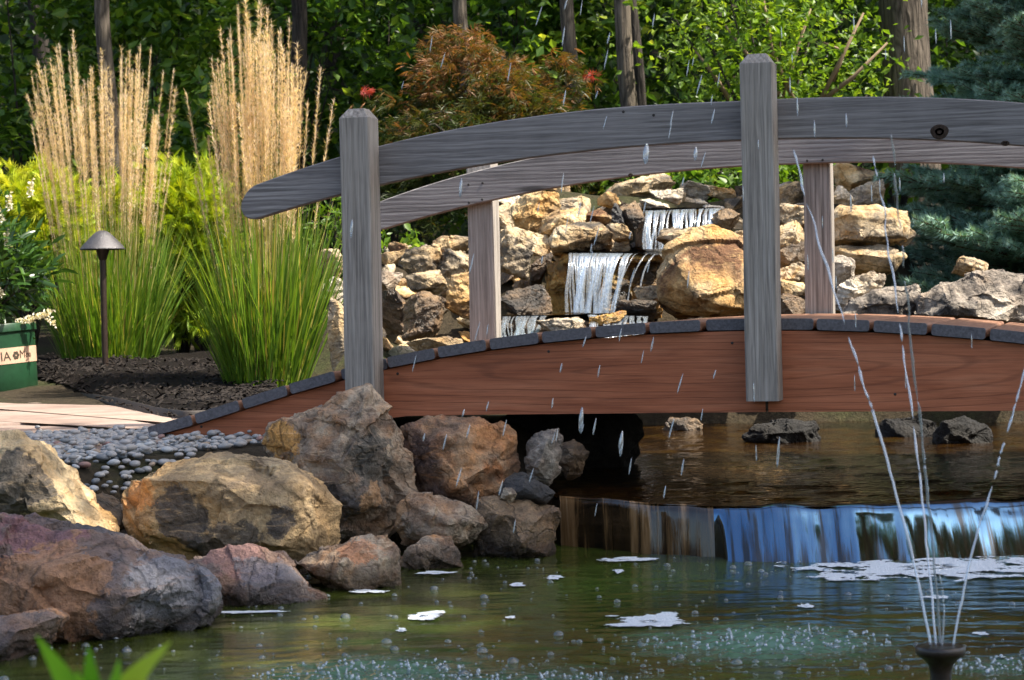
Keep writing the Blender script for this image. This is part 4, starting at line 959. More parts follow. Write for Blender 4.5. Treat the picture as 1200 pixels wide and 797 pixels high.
# river pebbles
peb_cols = [('pale grey pebble', (.31, .30, .29)), ('blue grey pebble', (.17, .18, .19)), ('white pebble', (.40, .41, .41)), ('slate pebble', (.08, .095, .11)), ('tan pebble', (.32, .24, .17)), ('reddish pebble', (.24, .14, .12))]
pm = [simple_mat(n_, c_, .6, 28, .35, .15) for n_, c_ in peb_cols]
pebm = []
for k in range(10):
    bm = bmesh.new(); bmesh.ops.create_icosphere(bm, subdivisions=2, radius=1)
    V = np.array([v.co[:] for v in bm.verts]); V = V*(1+.22*fbm(V*1.1+k*9, k, 2))[:, None]*np.array([1, .72+.05*(k % 4), .5])
    Fs = np.array([[v.index for v in f.verts] for f in bm.faces]); bm.free(); pebm.append((V, Fs))
pbd = empty('pebble_bed', (-.9, 5.7, .25)); tag(pbd, kind='structure')
pmesh = []
for V, Fs in pebm:
    for q in range(len(pm)):
        me = mesh(V, Fs); me.materials.append(pm[q]); pmesh.append(me)
rest = MB(); cnt = 0; tries = 0; placed = []
wts = [5, 4, 3, 2, 2, 1.]
BED = [(30, 520), (150, 518), (190, 514), (300, 512), (440, 514), (400, 526), (330, 532), (250, 540), (160, 556), (165, 590), (150, 640), (110, 620), (60, 560)]
Bp = np.array([G(x, y, .235)[:2] for x, y in BED])
ctr = []
while len(ctr) < 1300 and tries < 16000:
    tries += 1; x, y = random.uniform(Bp[:, 0].min(), Bp[:, 0].max()), random.uniform(Bp[:, 1].min(), Bp[:, 1].max())
    if float(sdf(Bp, np.array([x]), np.array([y]))[0]) > .0: continue
    r_ = random.uniform(.008, .017)*random.choice((1, 1, 1.25))
    lay = 0
    if any((x-a)**2+(y-b)**2 < (.72*(r_+c_))**2 for a, b, c_ in ctr): 
        if random.random() > .12: continue
        lay = .012
    ctr.append((x, y, r_)); z = float(ground(np.array([x]), np.array([y]))[0])+.006+lay+.008*random.random()
    k = random.randrange(10); q = random.choices(range(6), wts)[0]
    if cnt < 300 and y < 6.35:
        o = bpy.data.objects.new('pebble', pmesh[k*6+q]); COL.objects.link(o); o.parent = pbd; o.location = np.array([x, y, z])-np.array(pbd.location); o.scale = (r_,)*3
        o.rotation_euler = (random.uniform(-.3, .3), random.uniform(-.3, .3), random.uniform(0, 6.28)); cnt += 1
    else:
        V, Fs = pebm[k]; a = random.uniform(0, 6.28); rz = np.array([[math.cos(a), -math.sin(a), 0], [math.sin(a), math.cos(a), 0], [0, 0, 1]]); rest.add(V@rz.T*r_+np.array([x, y, z]), Fs)
if rest.n: o = rest.build('gravel', pm[0]); tag(o, kind='stuff')
# mulch bed with loose chips
m, nt, out = new_mat('black bark mulch'); v = coords(nt, rnd=False); n2 = noise(nt, v, 60, 6, .75)
bsdf(nt, out, ramp(nt, n2, [(.3, (.004, .003, .003)), (.6, (.013, .009, .007)), (.8, (.035, .026, .02))]), .9, bump(nt, n2, 1., .03), .15); M['mulch'] = m
MU = [(-60, 452), (40, 456), (120, 470), (190, 487), (235, 478), (300, 457), (400, 425), (420, 400), (250, 425), (150, 420), (0, 428), (-60, 425)]
def mulch_h(x, y): return ground(x, y)+.012
E_ = [G(x, y, .275)[:2] for x, y in [(-360, 447), (-60, 454), (20, 458.5), (60, 461.5), (100, 467), (140, 475), (180, 484), (215, 488), (250, 487), (290, 480)]]
E_ = np.array(E_); tt = np.linspace(0, len(E_)-1, 80); EX = np.interp(tt, np.arange(len(E_)), E_[:, 0]); EY = np.interp(tt, np.arange(len(E_)), E_[:, 1])
for _ in range(3): EX[1:-1] = (EX[:-2]+EX[1:-1]*2+EX[2:])/4; EY[1:-1] = (EY[:-2]+EY[1:-1]*2+EY[2:])/4
rows = np.linspace(0, 1, 60); V = []
for r_ in rows:
    X = EX; Y = EY+.02+r_*(13.2-EY); V.append(np.stack([X, Y, np.maximum(ground(X, Y), .262)+.014+.012*fbm(np.stack([X*14, Y*14, 0*X], -1), 4, 3)+.03*sstep(0, .05, r_)], -1))
n = len(EX); V = np.concatenate(V); i = np.arange(len(rows)-1)[:, None]*n+np.arange(n-1)[None, :]
tag(link('mulch_bed', mesh(V, np.stack([i, i+1, i+n+1, i+n], -1).reshape(-1, 4)), None, M['mulch']), kind='structure')
mbv = V.reshape(len(rows), n, 3)
chips = MB()
for i in range(2600):
    a, b = int(random.uniform(0, .55)**1.3*len(rows)), random.randrange(n); c_ = mbv[a, b]+np.array([random.uniform(-.04, .04), random.uniform(-.04, .04), .006])
    l_, w_ = random.uniform(.006, .022), random.uniform(.003, .007); e = Euler((random.uniform(-.5, .5), random.uniform(-.6, .6), random.uniform(0, 6.28))).to_matrix()
    V4 = np.array([(-l_, -w_, 0), (l_, -w_*.6, 0), (l_*.9, w_, .002), (-l_*.8, w_*.8, .003), (0, 0, .007)])@np.array(e).T+c_
    chips.add(V4, np.array([[0, 1, 4], [1, 2, 4], [2, 3, 4], [3, 0, 4]]))
M['chip'] = simple_mat('bark chips', (.014, .010, .008), .8, 30, .9, 0, .25)
tag(chips.build('mulch_chips', M['chip'], None, False), kind='stuff')
# edging strip
M['edging'] = simple_mat('dark bed edging', (.045, .035, .028), .6, 25, .4, .2)
V = []
for dy, z in ((0, .24), (0, .312), (.006, .318), (.014, .318), (.018, .31), (.018, .24)): V.append(np.stack([EX, EY+dy, np.full(n, z)-.02+.004*np.sin(EX*7)], -1))
V = np.concatenate(V); i = np.arange(5)[:, None]*n+np.arange(n-1)[None, :]
ed = link('garden_edging', autosmooth(mesh(V, np.stack([i, i+1, i+n+1, i+n], -1).reshape(-1, 4)), 50), None, M['edging']); tag(ed, 'dark curved edging strip between the path and the mulch bed', 'edging')
# path lamp
M['lamp'] = simple_mat('textured bronze lamp metal', (.10, .095, .10), .42, 160, .45, .7, .5, .55); M['lamp_pole'] = simple_mat('dark bronze lamp pole', (.035, .022, .016), .45, 60, .3, .2, .5, .3)
LD = 10.2; lb = P(124, 450, LD); lamp = empty('path_lamp', lb); tag(lamp, 'bronze path lamp with a mushroom shade standing in the mulch', 'path lamp')
def lathe(prof, n=28):
    th = np.arange(n)/n*2*math.pi; V = np.concatenate([np.stack([r_*np.cos(th), r_*np.sin(th), np.full(n, z)], -1) for r_, z in prof])
    i = np.arange(len(prof)-1)[:, None]*n; j = np.arange(n)[None, :]; j2 = (j+1) % n
    return V, [np.stack([i+j, i+j2, i+n+j2, i+n+j], -1).reshape(-1, 4)]
zt = P(122, 270, LD)[2]-lb[2]; zr = P(122, 292, LD)[2]-lb[2]; rs_ = 26.5*LD/F
V, Fs = lathe([(.001, zt), (rs_*.14, zt-.0015), (rs_*.24, zt-.006), (rs_*.36, zt-.014), (rs_*.52, zt-.030), (rs_*.70, zt-.050), (rs_*.87, zt-.068), (rs_*.97, zr+.004), (rs_, zr), (rs_*.97, zr-.003), (rs_*.6, zr+.022), (.02, zr+.03)]); link('lamp_shade', mesh(V, Fs), lamp, M['lamp'])
V, Fs = lathe([(.030, zr+.012), (.030, zr-.010), (.026, zr-.022), (.019, zr-.045), (.017, zr-.05), (.001, zr-.05)]); link('lamp_socket', autosmooth(mesh(V, Fs), 40), lamp, M['lamp_pole'])
V, Fs = tube([(0, 0, -.12), (0, 0, zr*.5), (0, 0, zr-.04)], .0145, 14); link('pole', autosmooth(mesh(V, Fs), 50), lamp, M['lamp_pole'])
# ------------------------------------------------------------------ plants
def frames(n, up=.6, hor=None):
    """random leaf frames (n,3,3): columns = length dir, width dir, normal"""
    nn = rng.normal(size=(n, 3))*(1-up*.6)+np.array([0, 0, up]); nn /= np.linalg.norm(nn, axis=1)[:, None]
    d = rng.normal(size=(n, 3)) if hor is None else hor+rng.normal(size=(n, 3))*.35
    d = d-nn*(d*nn).sum(1)[:, None]; d /= np.linalg.norm(d, axis=1)[:, None]+1e-9
    return np.stack([d, np.cross(nn, d), nn], -1)
def scatter(tV, tF, pos, fr, sc, tint):
    n, k = len(pos), len(tV); sc = np.asarray(sc)
    s3 = sc[:, None, None] if sc.ndim == 1 else sc[:, None, :]
    V = np.einsum('nij,nkj->nki', fr, tV[None]*s3)+pos[:, None, :]
    Fs = [(f[None]+(np.arange(n)*k)[:, None, None]).reshape(-1, f.shape[1]) for f in tF]
    return V.reshape(-1, 3), Fs, np.repeat(tint, k)
LEAF = (np.array([(0, 0, 0), (.45, -.26, .05), (1, 0, -.12), (.45, .26, .05), (.5, 0, -.03)]), [np.array([[0, 1, 4], [1, 2, 4], [2, 3, 4], [3, 0, 4]])])
LEAF2 = (np.array([(0, 0, 0), (.42, -.30, .07), (1, 0, -.10), (.42, .30, .07)]), [np.array([[0, 1, 2], [0, 2, 3]])])
LANCE = (np.array([(0, 0, 0), (.3, -.11, .03), (.7, -.10, .0), (1, 0, -.12), (.7, .10, .0), (.3, .11, .03), (.3, 0, .0), (.7, 0, -.03)]), [np.array([[0, 1, 6], [6, 5, 0], [2, 3, 7], [7, 3, 4]]), np.array([[1, 2, 7, 6], [6, 7, 4, 5]])])
def palm_tpl(n=5, spread=1.5, w_=.05):
    V = []; Fq = []
    for i in range(n):
        a = (i/(n-1)-.5)*2*spread; L_ = 1-.35*abs(a)/spread; c, s = math.cos(a), math.sin(a); b = len(V)
        V += [(0, 0, 0), (L_*.5*c+w_*s, L_*.5*s-w_*c, .02), (L_*c, L_*s, -.12), (L_*.5*c-w_*s, L_*.5*s+w_*c, .02)]; Fq += [[b, b+1, b+2], [b, b+2, b+3]]
    return np.array(V), [np.array(Fq)]
def leaf_parts(root, tpl, p_, fr, sc, tint, m, keep=300):
    """the nearest leaves as parts of their own; the rest joined"""
    order = np.argsort(p_[:, 1]); near, far = order[:keep], order[keep:]; lv = []
    for q in (.15, .4, .65, .9):
        me = mesh(tpl[0], [np.asarray(f) for f in tpl[1]], True, np.full(len(tpl[0]), q)); me.materials.append(m); lv.append(me)
    for i in near:
        o = bpy.data.objects.new('leaf', lv[int(np.clip(tint[i]*4, 0, 3))]); COL.objects.link(o); o.parent = root
        R4 = np.eye(4); R4[:3, :3] = fr[i]*sc[i]; R4[:3, 3] = p_[i]; o.matrix_local = Matrix(R4.tolist())
    if len(far):
        V, Fs, t_ = scatter(*tpl, p_[far], fr[far], sc[far], tint[far]); o = link('foliage', mesh(V, Fs, True, t_), root, m); o['kind'] = 'stuff'
def clumps(c_, rad, ncl, n, sig, shell=.55, zmin=None):
    d = rng.normal(size=(ncl, 3)); d /= np.linalg.norm(d, axis=1)[:, None]; r_ = shell+(1-shell)*rng.random((ncl, 1))**.5
    cc = c_+d*r_*np.array(rad); idx = rng.integers(0, ncl, n); p_ = cc[idx]+rng.normal(size=(n, 3))*sig*(.6+.8*rng.random((ncl, 1)))[idx]
    return p_, idx, cc
G_DARK = [(0, (.012, .030, .008)), (.5, (.030, .075, .014)), (1, (.075, .15, .025))]
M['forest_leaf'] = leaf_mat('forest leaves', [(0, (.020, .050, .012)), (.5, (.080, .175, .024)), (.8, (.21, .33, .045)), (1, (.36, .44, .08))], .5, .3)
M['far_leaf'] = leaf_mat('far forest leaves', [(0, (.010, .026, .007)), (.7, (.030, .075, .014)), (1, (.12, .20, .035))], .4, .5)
M['bright_leaf'] = leaf_mat('bright shrub leaves', [(0, (.06, .13, .012)), (.5, (.13, .24, .022)), (1, (.26, .36, .05))], .5, .4)
M['bark'] = None
def bark_mat(name, d, l):
    m, nt, out = new_mat(name); v = coords(nt, (1, 1, .16)); n1 = noise(nt, v, 26, 6, .7, .8); n2 = noise(nt, coords(nt), 3, 3, .5)
    wv = nd(nt, 'TexVoronoi', {'feature': 'DISTANCE_TO_EDGE'}, Vector=nd(nt, 'Mapping', None, Vector=v, Scale=(1, 1, 1)).outputs[0], Scale=24.).outputs[0]
    col = ramp(nt, n1, [(.3, d), (.6, l), (.8, tuple(q*1.3 for q in l))]); col = mixc(nt, .7, col, ramp(nt, wv, [(0., .3), (.12, 1.)]), 'MULTIPLY'); col = mixc(nt, .6, col, ramp(nt, n2, [(.3, .6), (.7, 1.3)]), 'MULTIPLY')
    bsdf(nt, out, col, .9, bump(nt, math_(nt, 'ADD', n1, wv), .9, .03), .2); return m
M['bark'] = bark_mat('grey brown bark', (.05, .042, .034), (.17, .14, .11)); M['bark_dark'] = bark_mat('dark bark', (.02, .018, .015), (.06, .05, .042))
def trunk_mesh(p0, p1, r0, r1, seed, n=16, k=22):
    p0, p1 = np.array(p0), np.array(p1); t = np.linspace(0, 1, k); pts = p0+(p1-p0)*t[:, None]
    L_ = np.linalg.norm(p1-p0); pts[:, 0] += .0075*L_*(np.sin(t*7+seed)+.6*np.sin(t*17+seed*2)); pts[:, 1] += .03*L_*.15*np.cos(t*4+seed)
    rad = r0+(r1-r0)*t; rad = rad*(1+.25*np.exp(-t*L_*2.2)); V, Fs = tube(pts, rad, n)
    c_ = np.repeat(pts, n, 0); dv = V-c_; V = c_+dv*(1+.10*fbm(V*np.array([14, 14, 3]), seed, 3))[:, None]
    return V, Fs, pts
def tree(name, label, cat, px, y, r0, top, bark, crown_c=None, crown_r=None, nleaf=900, ls=.16, lean=0., group=None, m='forest_leaf', px_top=None):
    x = (px-600)/F*y; x1 = x+lean; z0 = float(ground(np.array([x]), np.array([y]))[0])
    root = empty(name, (x, y, z0)); tag(root, label, cat, group)
    V, Fs, pts = trunk_mesh((0, 0, -.1), (x1-x, 0, top-z0), r0, r0*.55, int(px)); link('trunk', mesh(V, Fs), root, M[bark])
    rs = random.Random(int(px*3)); lm = MB(); ends = []
    for i in range(9):
        b = pts[int(len(pts)*rs.uniform(.6, .98))]; a = rs.uniform(0, 6.28); L_ = rs.uniform(.8, 1.7); e = b+np.array([math.cos(a)*L_, math.sin(a)*L_, rs.uniform(.1, .7)])
        lm.tube([b, (b+e)/2+np.array([0, 0, .12]), e], [r0*.35, r0*.22, r0*.08], 7); ends.append(e)
    lm.build('limb', M[bark], root)
    cc = np.array(crown_c) if crown_c is not None else pts[-1]+np.array([0, 0, .2]); cr_ = crown_r or (1.7, 1.6, 1.2)
    p_, idx, _ = clumps(cc, cr_, 46, nleaf, .22, .35); V, Fs, t_ = scatter(*LEAF2, p_, frames(nleaf, .75), ls*(.6+.8*rng.random(nleaf)), np.clip(.5+.22*rng.normal(size=nleaf)+.12*np.sin(idx*7.), 0, 1))
    link('crown', mesh(V, Fs, False, t_), root, M[m])['kind'] = 'stuff'; return root
GT = 'forest trees behind the garden'
tree('tree', 'slim grey tree behind the left clump of grass plumes', 'tree', 147, 13.7, .055, 7.0, 'bark', lean=-.04, group=GT)
tree('tree', 'dark thin tree behind the right clump of grass plumes', 'tree', 350, 14.3, .06, 7.0, 'bark_dark', group=GT)
tree('tree', 'slender grey tree right above the red maple mound', 'tree', 562, 13.6, .05, 7.0, 'bark', lean=-.02, group=GT)
tree('tree', 'grey tree left of the sunlit leaning trunk', 'tree', 672, 14.2, .052, 7.0, 'bark', lean=-.07, group=GT)
tree('tree', 'sunlit leaning brown trunk above the near handrail', 'tree', 742, 13.2, .056, 7.0, 'bark', lean=-.15, group=GT)
tree('tree', 'thin dark tree just right of the sunlit leaning trunk', 'tree', 756, 14.4, .042, 7.0, 'bark_dark', lean=-.05, group=GT)
tree('tree', 'thickest grey tree trunk between the bright shrub and the spruce', 'tree', 1068, 13.6, .17, 7.6, 'bark', lean=-.10, group=GT)
tree('tree', 'dark tree at the back left of the maple mound', 'tree', 395, 21, .09, 7.6, 'bark_dark', group=GT)
tree('tree', 'dark tree behind the maple, partly hidden in leaves', 'tree', 500, 19, .07, 7.6, 'bark_dark', group=GT)
tree('tree', 'dark tree at far left behind the gold cypress', 'tree', 58, 18, .08, 7.6, 'bark_dark', group=GT)
tree('tree', 'dark tree hidden behind the bright green shrub', 'tree', 900, 18, .09, 7.6, 'bark_dark', group=GT)
# saplings and bushes at the forest edge
def bush(px, py, y, rad, n, label, m='forest_leaf', ls=.09, tmean=.5, name='bush', cat='bush', group='understorey bushes at the forest edge', ncl=34, sig=.11, up=.7, tpl=LEAF2):
    c_ = P(px, py, y); z0 = float(ground(c_[0:1], c_[1:2])[0]); root = empty(name, (c_[0], c_[1], z0)); tag(root, label, cat, group)
    cc = np.array([0, 0, c_[2]-z0]); p_, idx, cl = clumps(cc, rad, ncl, n, sig, .4); fr = frames(n, up); sc_ = ls*(.55+.9*rng.random(n)); ti = np.clip(tmean+.2*rng.normal(size=n)+.15*np.sin(idx*5.), 0, 1)
    if cat == 'plant': leaf_parts(root, tpl, p_, fr, sc_, ti, M[m])
    else:
        V, Fs, t_ = scatter(*tpl, p_, fr, sc_, ti); link('foliage', mesh(V, Fs, False, t_), root, M[m])['kind'] = 'stuff'
    st = MB()
    for e in cl[:14]: st.tube([np.array([0, 0, -.05]), e*np.array([.35, .35, .55]), e], [.016, .010, .003], 6)
    st.build('stem', M['bark_dark'], root); return root
bush(30, 120, 15.2, (.75, .6, 1.1), 3120, 'dark green bush at the left edge behind the gold cypress')
bush(175, 80, 15.6, (.8, .6, 1.0), 3120, 'leafy bush behind the left grass plumes')
bush(230, 200, 14.2, (.5, .5, .6), 2600, 'shaded bush between the two grass clumps')
bush(330, 60, 16.6, (.9, .7, 1.1), 2880, 'dark bush behind the right grass plumes', tmean=.35)
bush(450, 90, 16.5, (.9, .7, 1.1), 2880, 'dark bush left of the red maple mound', tmean=.4)
bush(610, 60, 16.4, (.9, .6, .9), 2700, 'leafy bush above the red maple mound', tmean=.5)
bush(720, 70, 16.6, (.8, .6, 1.0), 2700, 'bush behind the leaning trunk', tmean=.45)
bush(980, 130, 15.8, (.9, .6, 1.0), 2520, 'shaded bush behind the bright shrub', tmean=.3)
bush(1120, 110, 16.5, (.9, .6, 1.2), 2760, 'dark bush between the thick trunk and the spruce', tmean=.3)
# deep wood behind
n = 85000; p_ = np.stack([rng.uniform(-10, 11, n), 18+13*rng.random(n)**1.2, rng.uniform(.3, 6.8, n)], -1)
keep = fbm(p_*np.array([.9, .9, .9]), 50, 3) > -.2; p_ = p_[keep]; n = len(p_)
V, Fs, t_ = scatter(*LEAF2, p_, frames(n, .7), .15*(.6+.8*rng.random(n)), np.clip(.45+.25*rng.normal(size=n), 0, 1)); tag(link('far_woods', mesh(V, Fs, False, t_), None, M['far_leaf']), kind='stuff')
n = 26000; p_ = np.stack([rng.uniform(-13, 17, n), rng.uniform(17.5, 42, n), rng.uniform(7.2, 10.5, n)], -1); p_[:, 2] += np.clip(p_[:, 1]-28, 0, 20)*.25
V, Fs, t_ = scatter(*LEAF2, p_, frames(n, .8), .36*(.6+.8*rng.random(n)), np.clip(.45+.25*rng.normal(size=n), 0, 1)); tag(link('added_shade_leaves', mesh(V, Fs, False, t_), None, M['far_leaf']), kind='stuff')  # unseen leaf layer added overhead to darken the deep wood and hill
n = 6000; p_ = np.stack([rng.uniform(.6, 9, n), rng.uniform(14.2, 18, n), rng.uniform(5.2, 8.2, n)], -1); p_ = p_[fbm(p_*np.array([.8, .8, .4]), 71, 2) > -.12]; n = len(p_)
V, Fs, t_ = scatter(*LEAF2, p_, frames(n, .8), .26*(.6+.8*rng.random(n)), np.clip(.45+.25*rng.normal(size=n), 0, 1)); tag(link('added_shade_leaves', mesh(V, Fs, False, t_), None, M['far_leaf']), kind='stuff')  # unseen leaf patches added to throw broken shade on the front bushes
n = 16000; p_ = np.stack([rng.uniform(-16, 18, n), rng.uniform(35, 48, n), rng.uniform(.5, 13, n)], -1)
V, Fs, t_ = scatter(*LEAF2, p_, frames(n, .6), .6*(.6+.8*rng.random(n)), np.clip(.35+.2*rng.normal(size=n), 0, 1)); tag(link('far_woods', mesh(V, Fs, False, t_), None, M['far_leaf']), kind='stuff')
# ------------------------------------------------------------------ shrubs close by
def maple():
    c_ = P(566, 190, 11.9); z0 = float(ground(c_[0:1], c_[1:2])[0]); root = empty('japanese_maple', (c_[0], c_[1], z0)); tag(root, 'mounded laceleaf maple with rusty red feathery leaves behind the near handrail', 'maple tree')
    H = P(566, 38, 11.9)[2]-z0; RX = .54
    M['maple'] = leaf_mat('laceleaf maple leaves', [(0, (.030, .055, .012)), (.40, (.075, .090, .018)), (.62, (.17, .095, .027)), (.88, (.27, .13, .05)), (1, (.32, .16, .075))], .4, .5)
    tp = palm_tpl(5, 1.0, .028); n = 13000
    # tiers of drooping sprays over a dome
    ncl = 120; th = rng.uniform(0, 2*math.pi, ncl); el = np.arcsin(rng.uniform(-.25, 1, ncl)); cl = np.stack([RX*np.cos(el)*np.cos(th), RX*np.cos(el)*np.sin(th), H*.42+(H*.50)*np.sin(el)], -1)*(.80+.25*rng.random((ncl, 1)))
    cl[:, 2] += .07*rng.normal(size=ncl); cl *= (1+.05*rng.normal(size=(ncl, 1)))
    idx = rng.integers(0, ncl, n); s = rng.random(n); out_ = cl[idx]*np.array([1, 1, 0]); out_ /= np.linalg.norm(out_, axis=1)[:, None]+1e-6
    q = rng.random(n); p_ = cl[idx]+out_*(q*.20-.08)[:, None]+np.array([0, 0, -1])*(q**2*.16)[:, None]+rng.normal(size=(n, 3))*np.array([.05, .05, .022])
    hor = out_*1.+np.array([0, 0, -.45]); fr = frames(n, .7, hor)
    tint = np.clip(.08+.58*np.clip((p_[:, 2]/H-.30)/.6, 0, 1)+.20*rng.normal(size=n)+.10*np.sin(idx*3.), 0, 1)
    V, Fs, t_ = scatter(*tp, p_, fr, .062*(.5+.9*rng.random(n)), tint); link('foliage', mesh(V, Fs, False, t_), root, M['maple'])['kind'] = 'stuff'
    st = MB()
    for e in cl[::4]: st.tube([np.array([0, 0, -.05]), np.array([e[0]*.15, e[1]*.15, H*.45]), e*np.array([.6, .6, 1])+np.array([0, 0, .03]), e], [.022, .014, .008, .003], 6)
    st.build('branch', M['bark_dark'], root)
    # a few stray red shoots
    sm_ = leaf_mat('red maple shoots', [(0, (.3, .05, .04)), (1, (.42, .07, .06))], .4, .5)
    for x, y, n2 in ((432, 108, 12), (690, 88, 9)):
        V, Fs, t_ = scatter(*tp, P(x, y, 11.6)-np.array(root.location)+rng.normal(size=(n2, 3))*np.array([.025, .02, .008]), frames(n2, .5), np.full(n2, .05), np.full(n2, 1.)); o = link('red_shoot', mesh(V, Fs, False, t_), root, sm_); o['kind'] = 'stuff'
maple()
bright = bush(905, 55, 13.2, (.74, .5, .62), 5200, 'bright yellow green leafy shrub behind the centre post', 'bright_leaf', .052, .5, 'shrub', 'shrub', None, 60, .13, .6, LEAF)
# its tan stems, visible through the leaves
M['tan_stem'] = simple_mat('tan twig bark', (.22, .15, .09), .8, 30, .3)
st = MB(); o0 = np.array(bright.location)
for a, b, c_ in (((955, 130), (985, 70), (1012, 15)), ((935, 130), (905, 60), (895, 0)), ((915, 130), (930, 70), (950, 10)), ((860, 125), (835, 85), (815, 60)), ((975, 95), (990, 60), (965, 50)), ((925, 125), (880, 70), (850, 30)), ((960, 120), (1000, 90), (1040, 50))):
    st.tube([P(*a, 13.0)-o0, P(*b, 12.95)-o0, P(*c_, 12.9)-o0], [.016, .012, .006], 7)
st.build('stem', M['tan_stem'], bright)
# leafy weeds behind the rockery
bush(868, 222, 11.3, (.10, .06, .05), 60, 'broad bright green leaves above the flat golden slab', 'bright_leaf', .07, .3, 'leafy_plant', 'plant', None, 8, .03, .5, LEAF)
bush(905, 212, 11.4, (.16, .1, .07), 110, 'green leafy plant showing right of the centre post on top of the rockery', 'bright_leaf', .06, .2, 'leafy_plant', 'plant', None, 10, .03, .5, LEAF)
bush(1050, 215, 10.8, (.10, .1, .08), 160, 'green leafy plant beside the round orange boulder', 'bright_leaf', .05, .15, 'leafy_plant', 'plant', None, 10, .03, .5, LEAF)
bush(462, 300, 11.0, (.16, .1, .10), 320, 'low bright green plant under the maple near the pale block', 'bright_leaf', .05, .35, 'leafy_plant', 'plant', None, 14, .03, .5, LEAF)
bush(392, 262, 11.2, (.10, .1, .16), 300, 'ferny green plant left of the front post', 'bright_leaf', .05, .25, 'leafy_plant', 'plant', None, 14, .04, .5, LANCE)
bush(800, 196, 11.8, (.9, .3, .14), 2200, 'low dark groundcover shrub along the top of the rockery', 'forest_leaf', .06, .5, 'shrub', 'shrub', None, 40, .06, .6, LEAF)
bush(660, 215, 12.0, (.7, .3, .22), 1800, 'low green shrub behind the rockery under the handrail', 'forest_leaf', .06, .6, 'shrub', 'shrub', None, 30, .06, .6, LEAF)
# gold thread cypress
M['cypress'] = leaf_mat('gold cypress threads', [(0, (.13, .24, .014)), (.5, (.34, .44, .02)), (1, (.60, .62, .06))], .35, .55)
def cypress(px, py, y, rad, n, label, tm):
    c_ = P(px, py, y); z0 = float(ground(c_[0:1], c_[1:2])[0]); root = empty('gold_cypress', (c_[0], c_[1], z0)); tag(root, label, 'cypress shrub')
    cc = np.array([0, 0, c_[2]-z0]); d = rng.normal(size=(n, 3)); d /= np.linalg.norm(d, axis=1)[:, None]; d[:, 2] = np.abs(d[:, 2])*1.1-.35
    ncl = 110; ci = rng.integers(0, ncl, n); cd = rng.normal(size=(ncl, 3)); cd /= np.linalg.norm(cd, axis=1)[:, None]; cl = cc+cd*np.array(rad)*(.5+.45*rng.random((ncl, 1)))
    p_ = cl[ci]+rng.normal(size=(n, 3))*.045; hor = cd[ci]+np.array([0, 0, .15]); fr = frames(n, .35, hor)
    tp = palm_tpl(7, .75, .018); V, Fs, t_ = scatter(*tp, p_, fr, .085*(.5+.8*rng.random(n)), np.clip(tm+.2*rng.normal(size=n)+.4*(p_[:, 2]-cc[2])/rad[2]*.6, 0, 1)); link('foliage', mesh(V, Fs, False, t_), root, M['cypress'])['kind'] = 'stuff'
    st = MB()
    for e in cl[::6]: st.tube([np.array([0, 0, -.05]), e*np.array([.3, .3, .6]), e], [.014, .009, .003], 6)
    st.build('stem', M['bark_dark'], root)
cypress(30, 262, 12.0, (.34, .3, .28), 4200, 'gold cypress at the left edge behind the potted shrub', .6)
cypress(212, 300, 12.2, (.33, .3, .52), 6500, 'yellow green cypress between the two grass clumps', .38)
cypress(128, 285, 12.7, (.35, .3, .34), 3600, 'yellow green cypress behind the left grass clump', .5)
# feather reed grass
M['blade'] = leaf_mat('grass blades', [(0, (.045, .11, .014)), (.5, (.13, .25, .026)), (.85, (.28, .36, .045)), (1, (.46, .40, .14))], .4, .45)
M['straw'] = leaf_mat('straw stems', [(0, (.16, .19, .04)), (.5, (.36, .30, .12)), (1, (.52, .40, .22))], .3, .5)
M['plume'] = leaf_mat('tan seed plumes', [(0, (.48, .37, .27)), (.5, (.68, .55, .43)), (1, (.80, .70, .58))], .35, .6)
plumes = []
for k in range(6):
    n = 430; t = np.sort(rng.random(n)); ang = rng.uniform(0, 6.28, n); wd = .011*np.sin(np.clip(t*.93+.07, 0, 1)*math.pi)**.6*(1-.35*t); wd = np.maximum(wd, .003)
    p_ = np.stack([np.cos(ang)*wd*.35*rng.random(n), np.sin(ang)*wd*.35*rng.random(n), t], -1); hor = np.stack([np.cos(ang)*.10, np.sin(ang)*.10, np.full(n, 1.)], -1)
    fr = frames(n, .0, hor*12); tpv = np.array([(0, 0, 0), (.5, -.11, 0), (1, 0, 0), (.5, .11, 0)]); sc = np.stack([.046*(.6+.8*rng.random(n)), .013*(.7+.6*rng.random(n)), np.ones(n)*.05], -1)
    V, Fs, t_ = scatter(tpv, [np.array([[0, 1, 2], [0, 2, 3]])], p_, fr, sc, np.clip(.5+.25*rng.normal(size=n), 0, 1)); plumes.append((V, Fs, t_))
plmesh = []
for V, Fs, t_ in plumes: me = mesh(V, Fs, False, t_); me.materials.append(M['plume']); plmesh.append(me)
def bez(p0, d, L_, droop, k=6):
    t = np.linspace(0, 1, k); d = d/np.linalg.norm(d); return p0+d*L_*t[:, None]+np.array([0, 0, -1])*(droop*L_*t**2.4)[:, None]
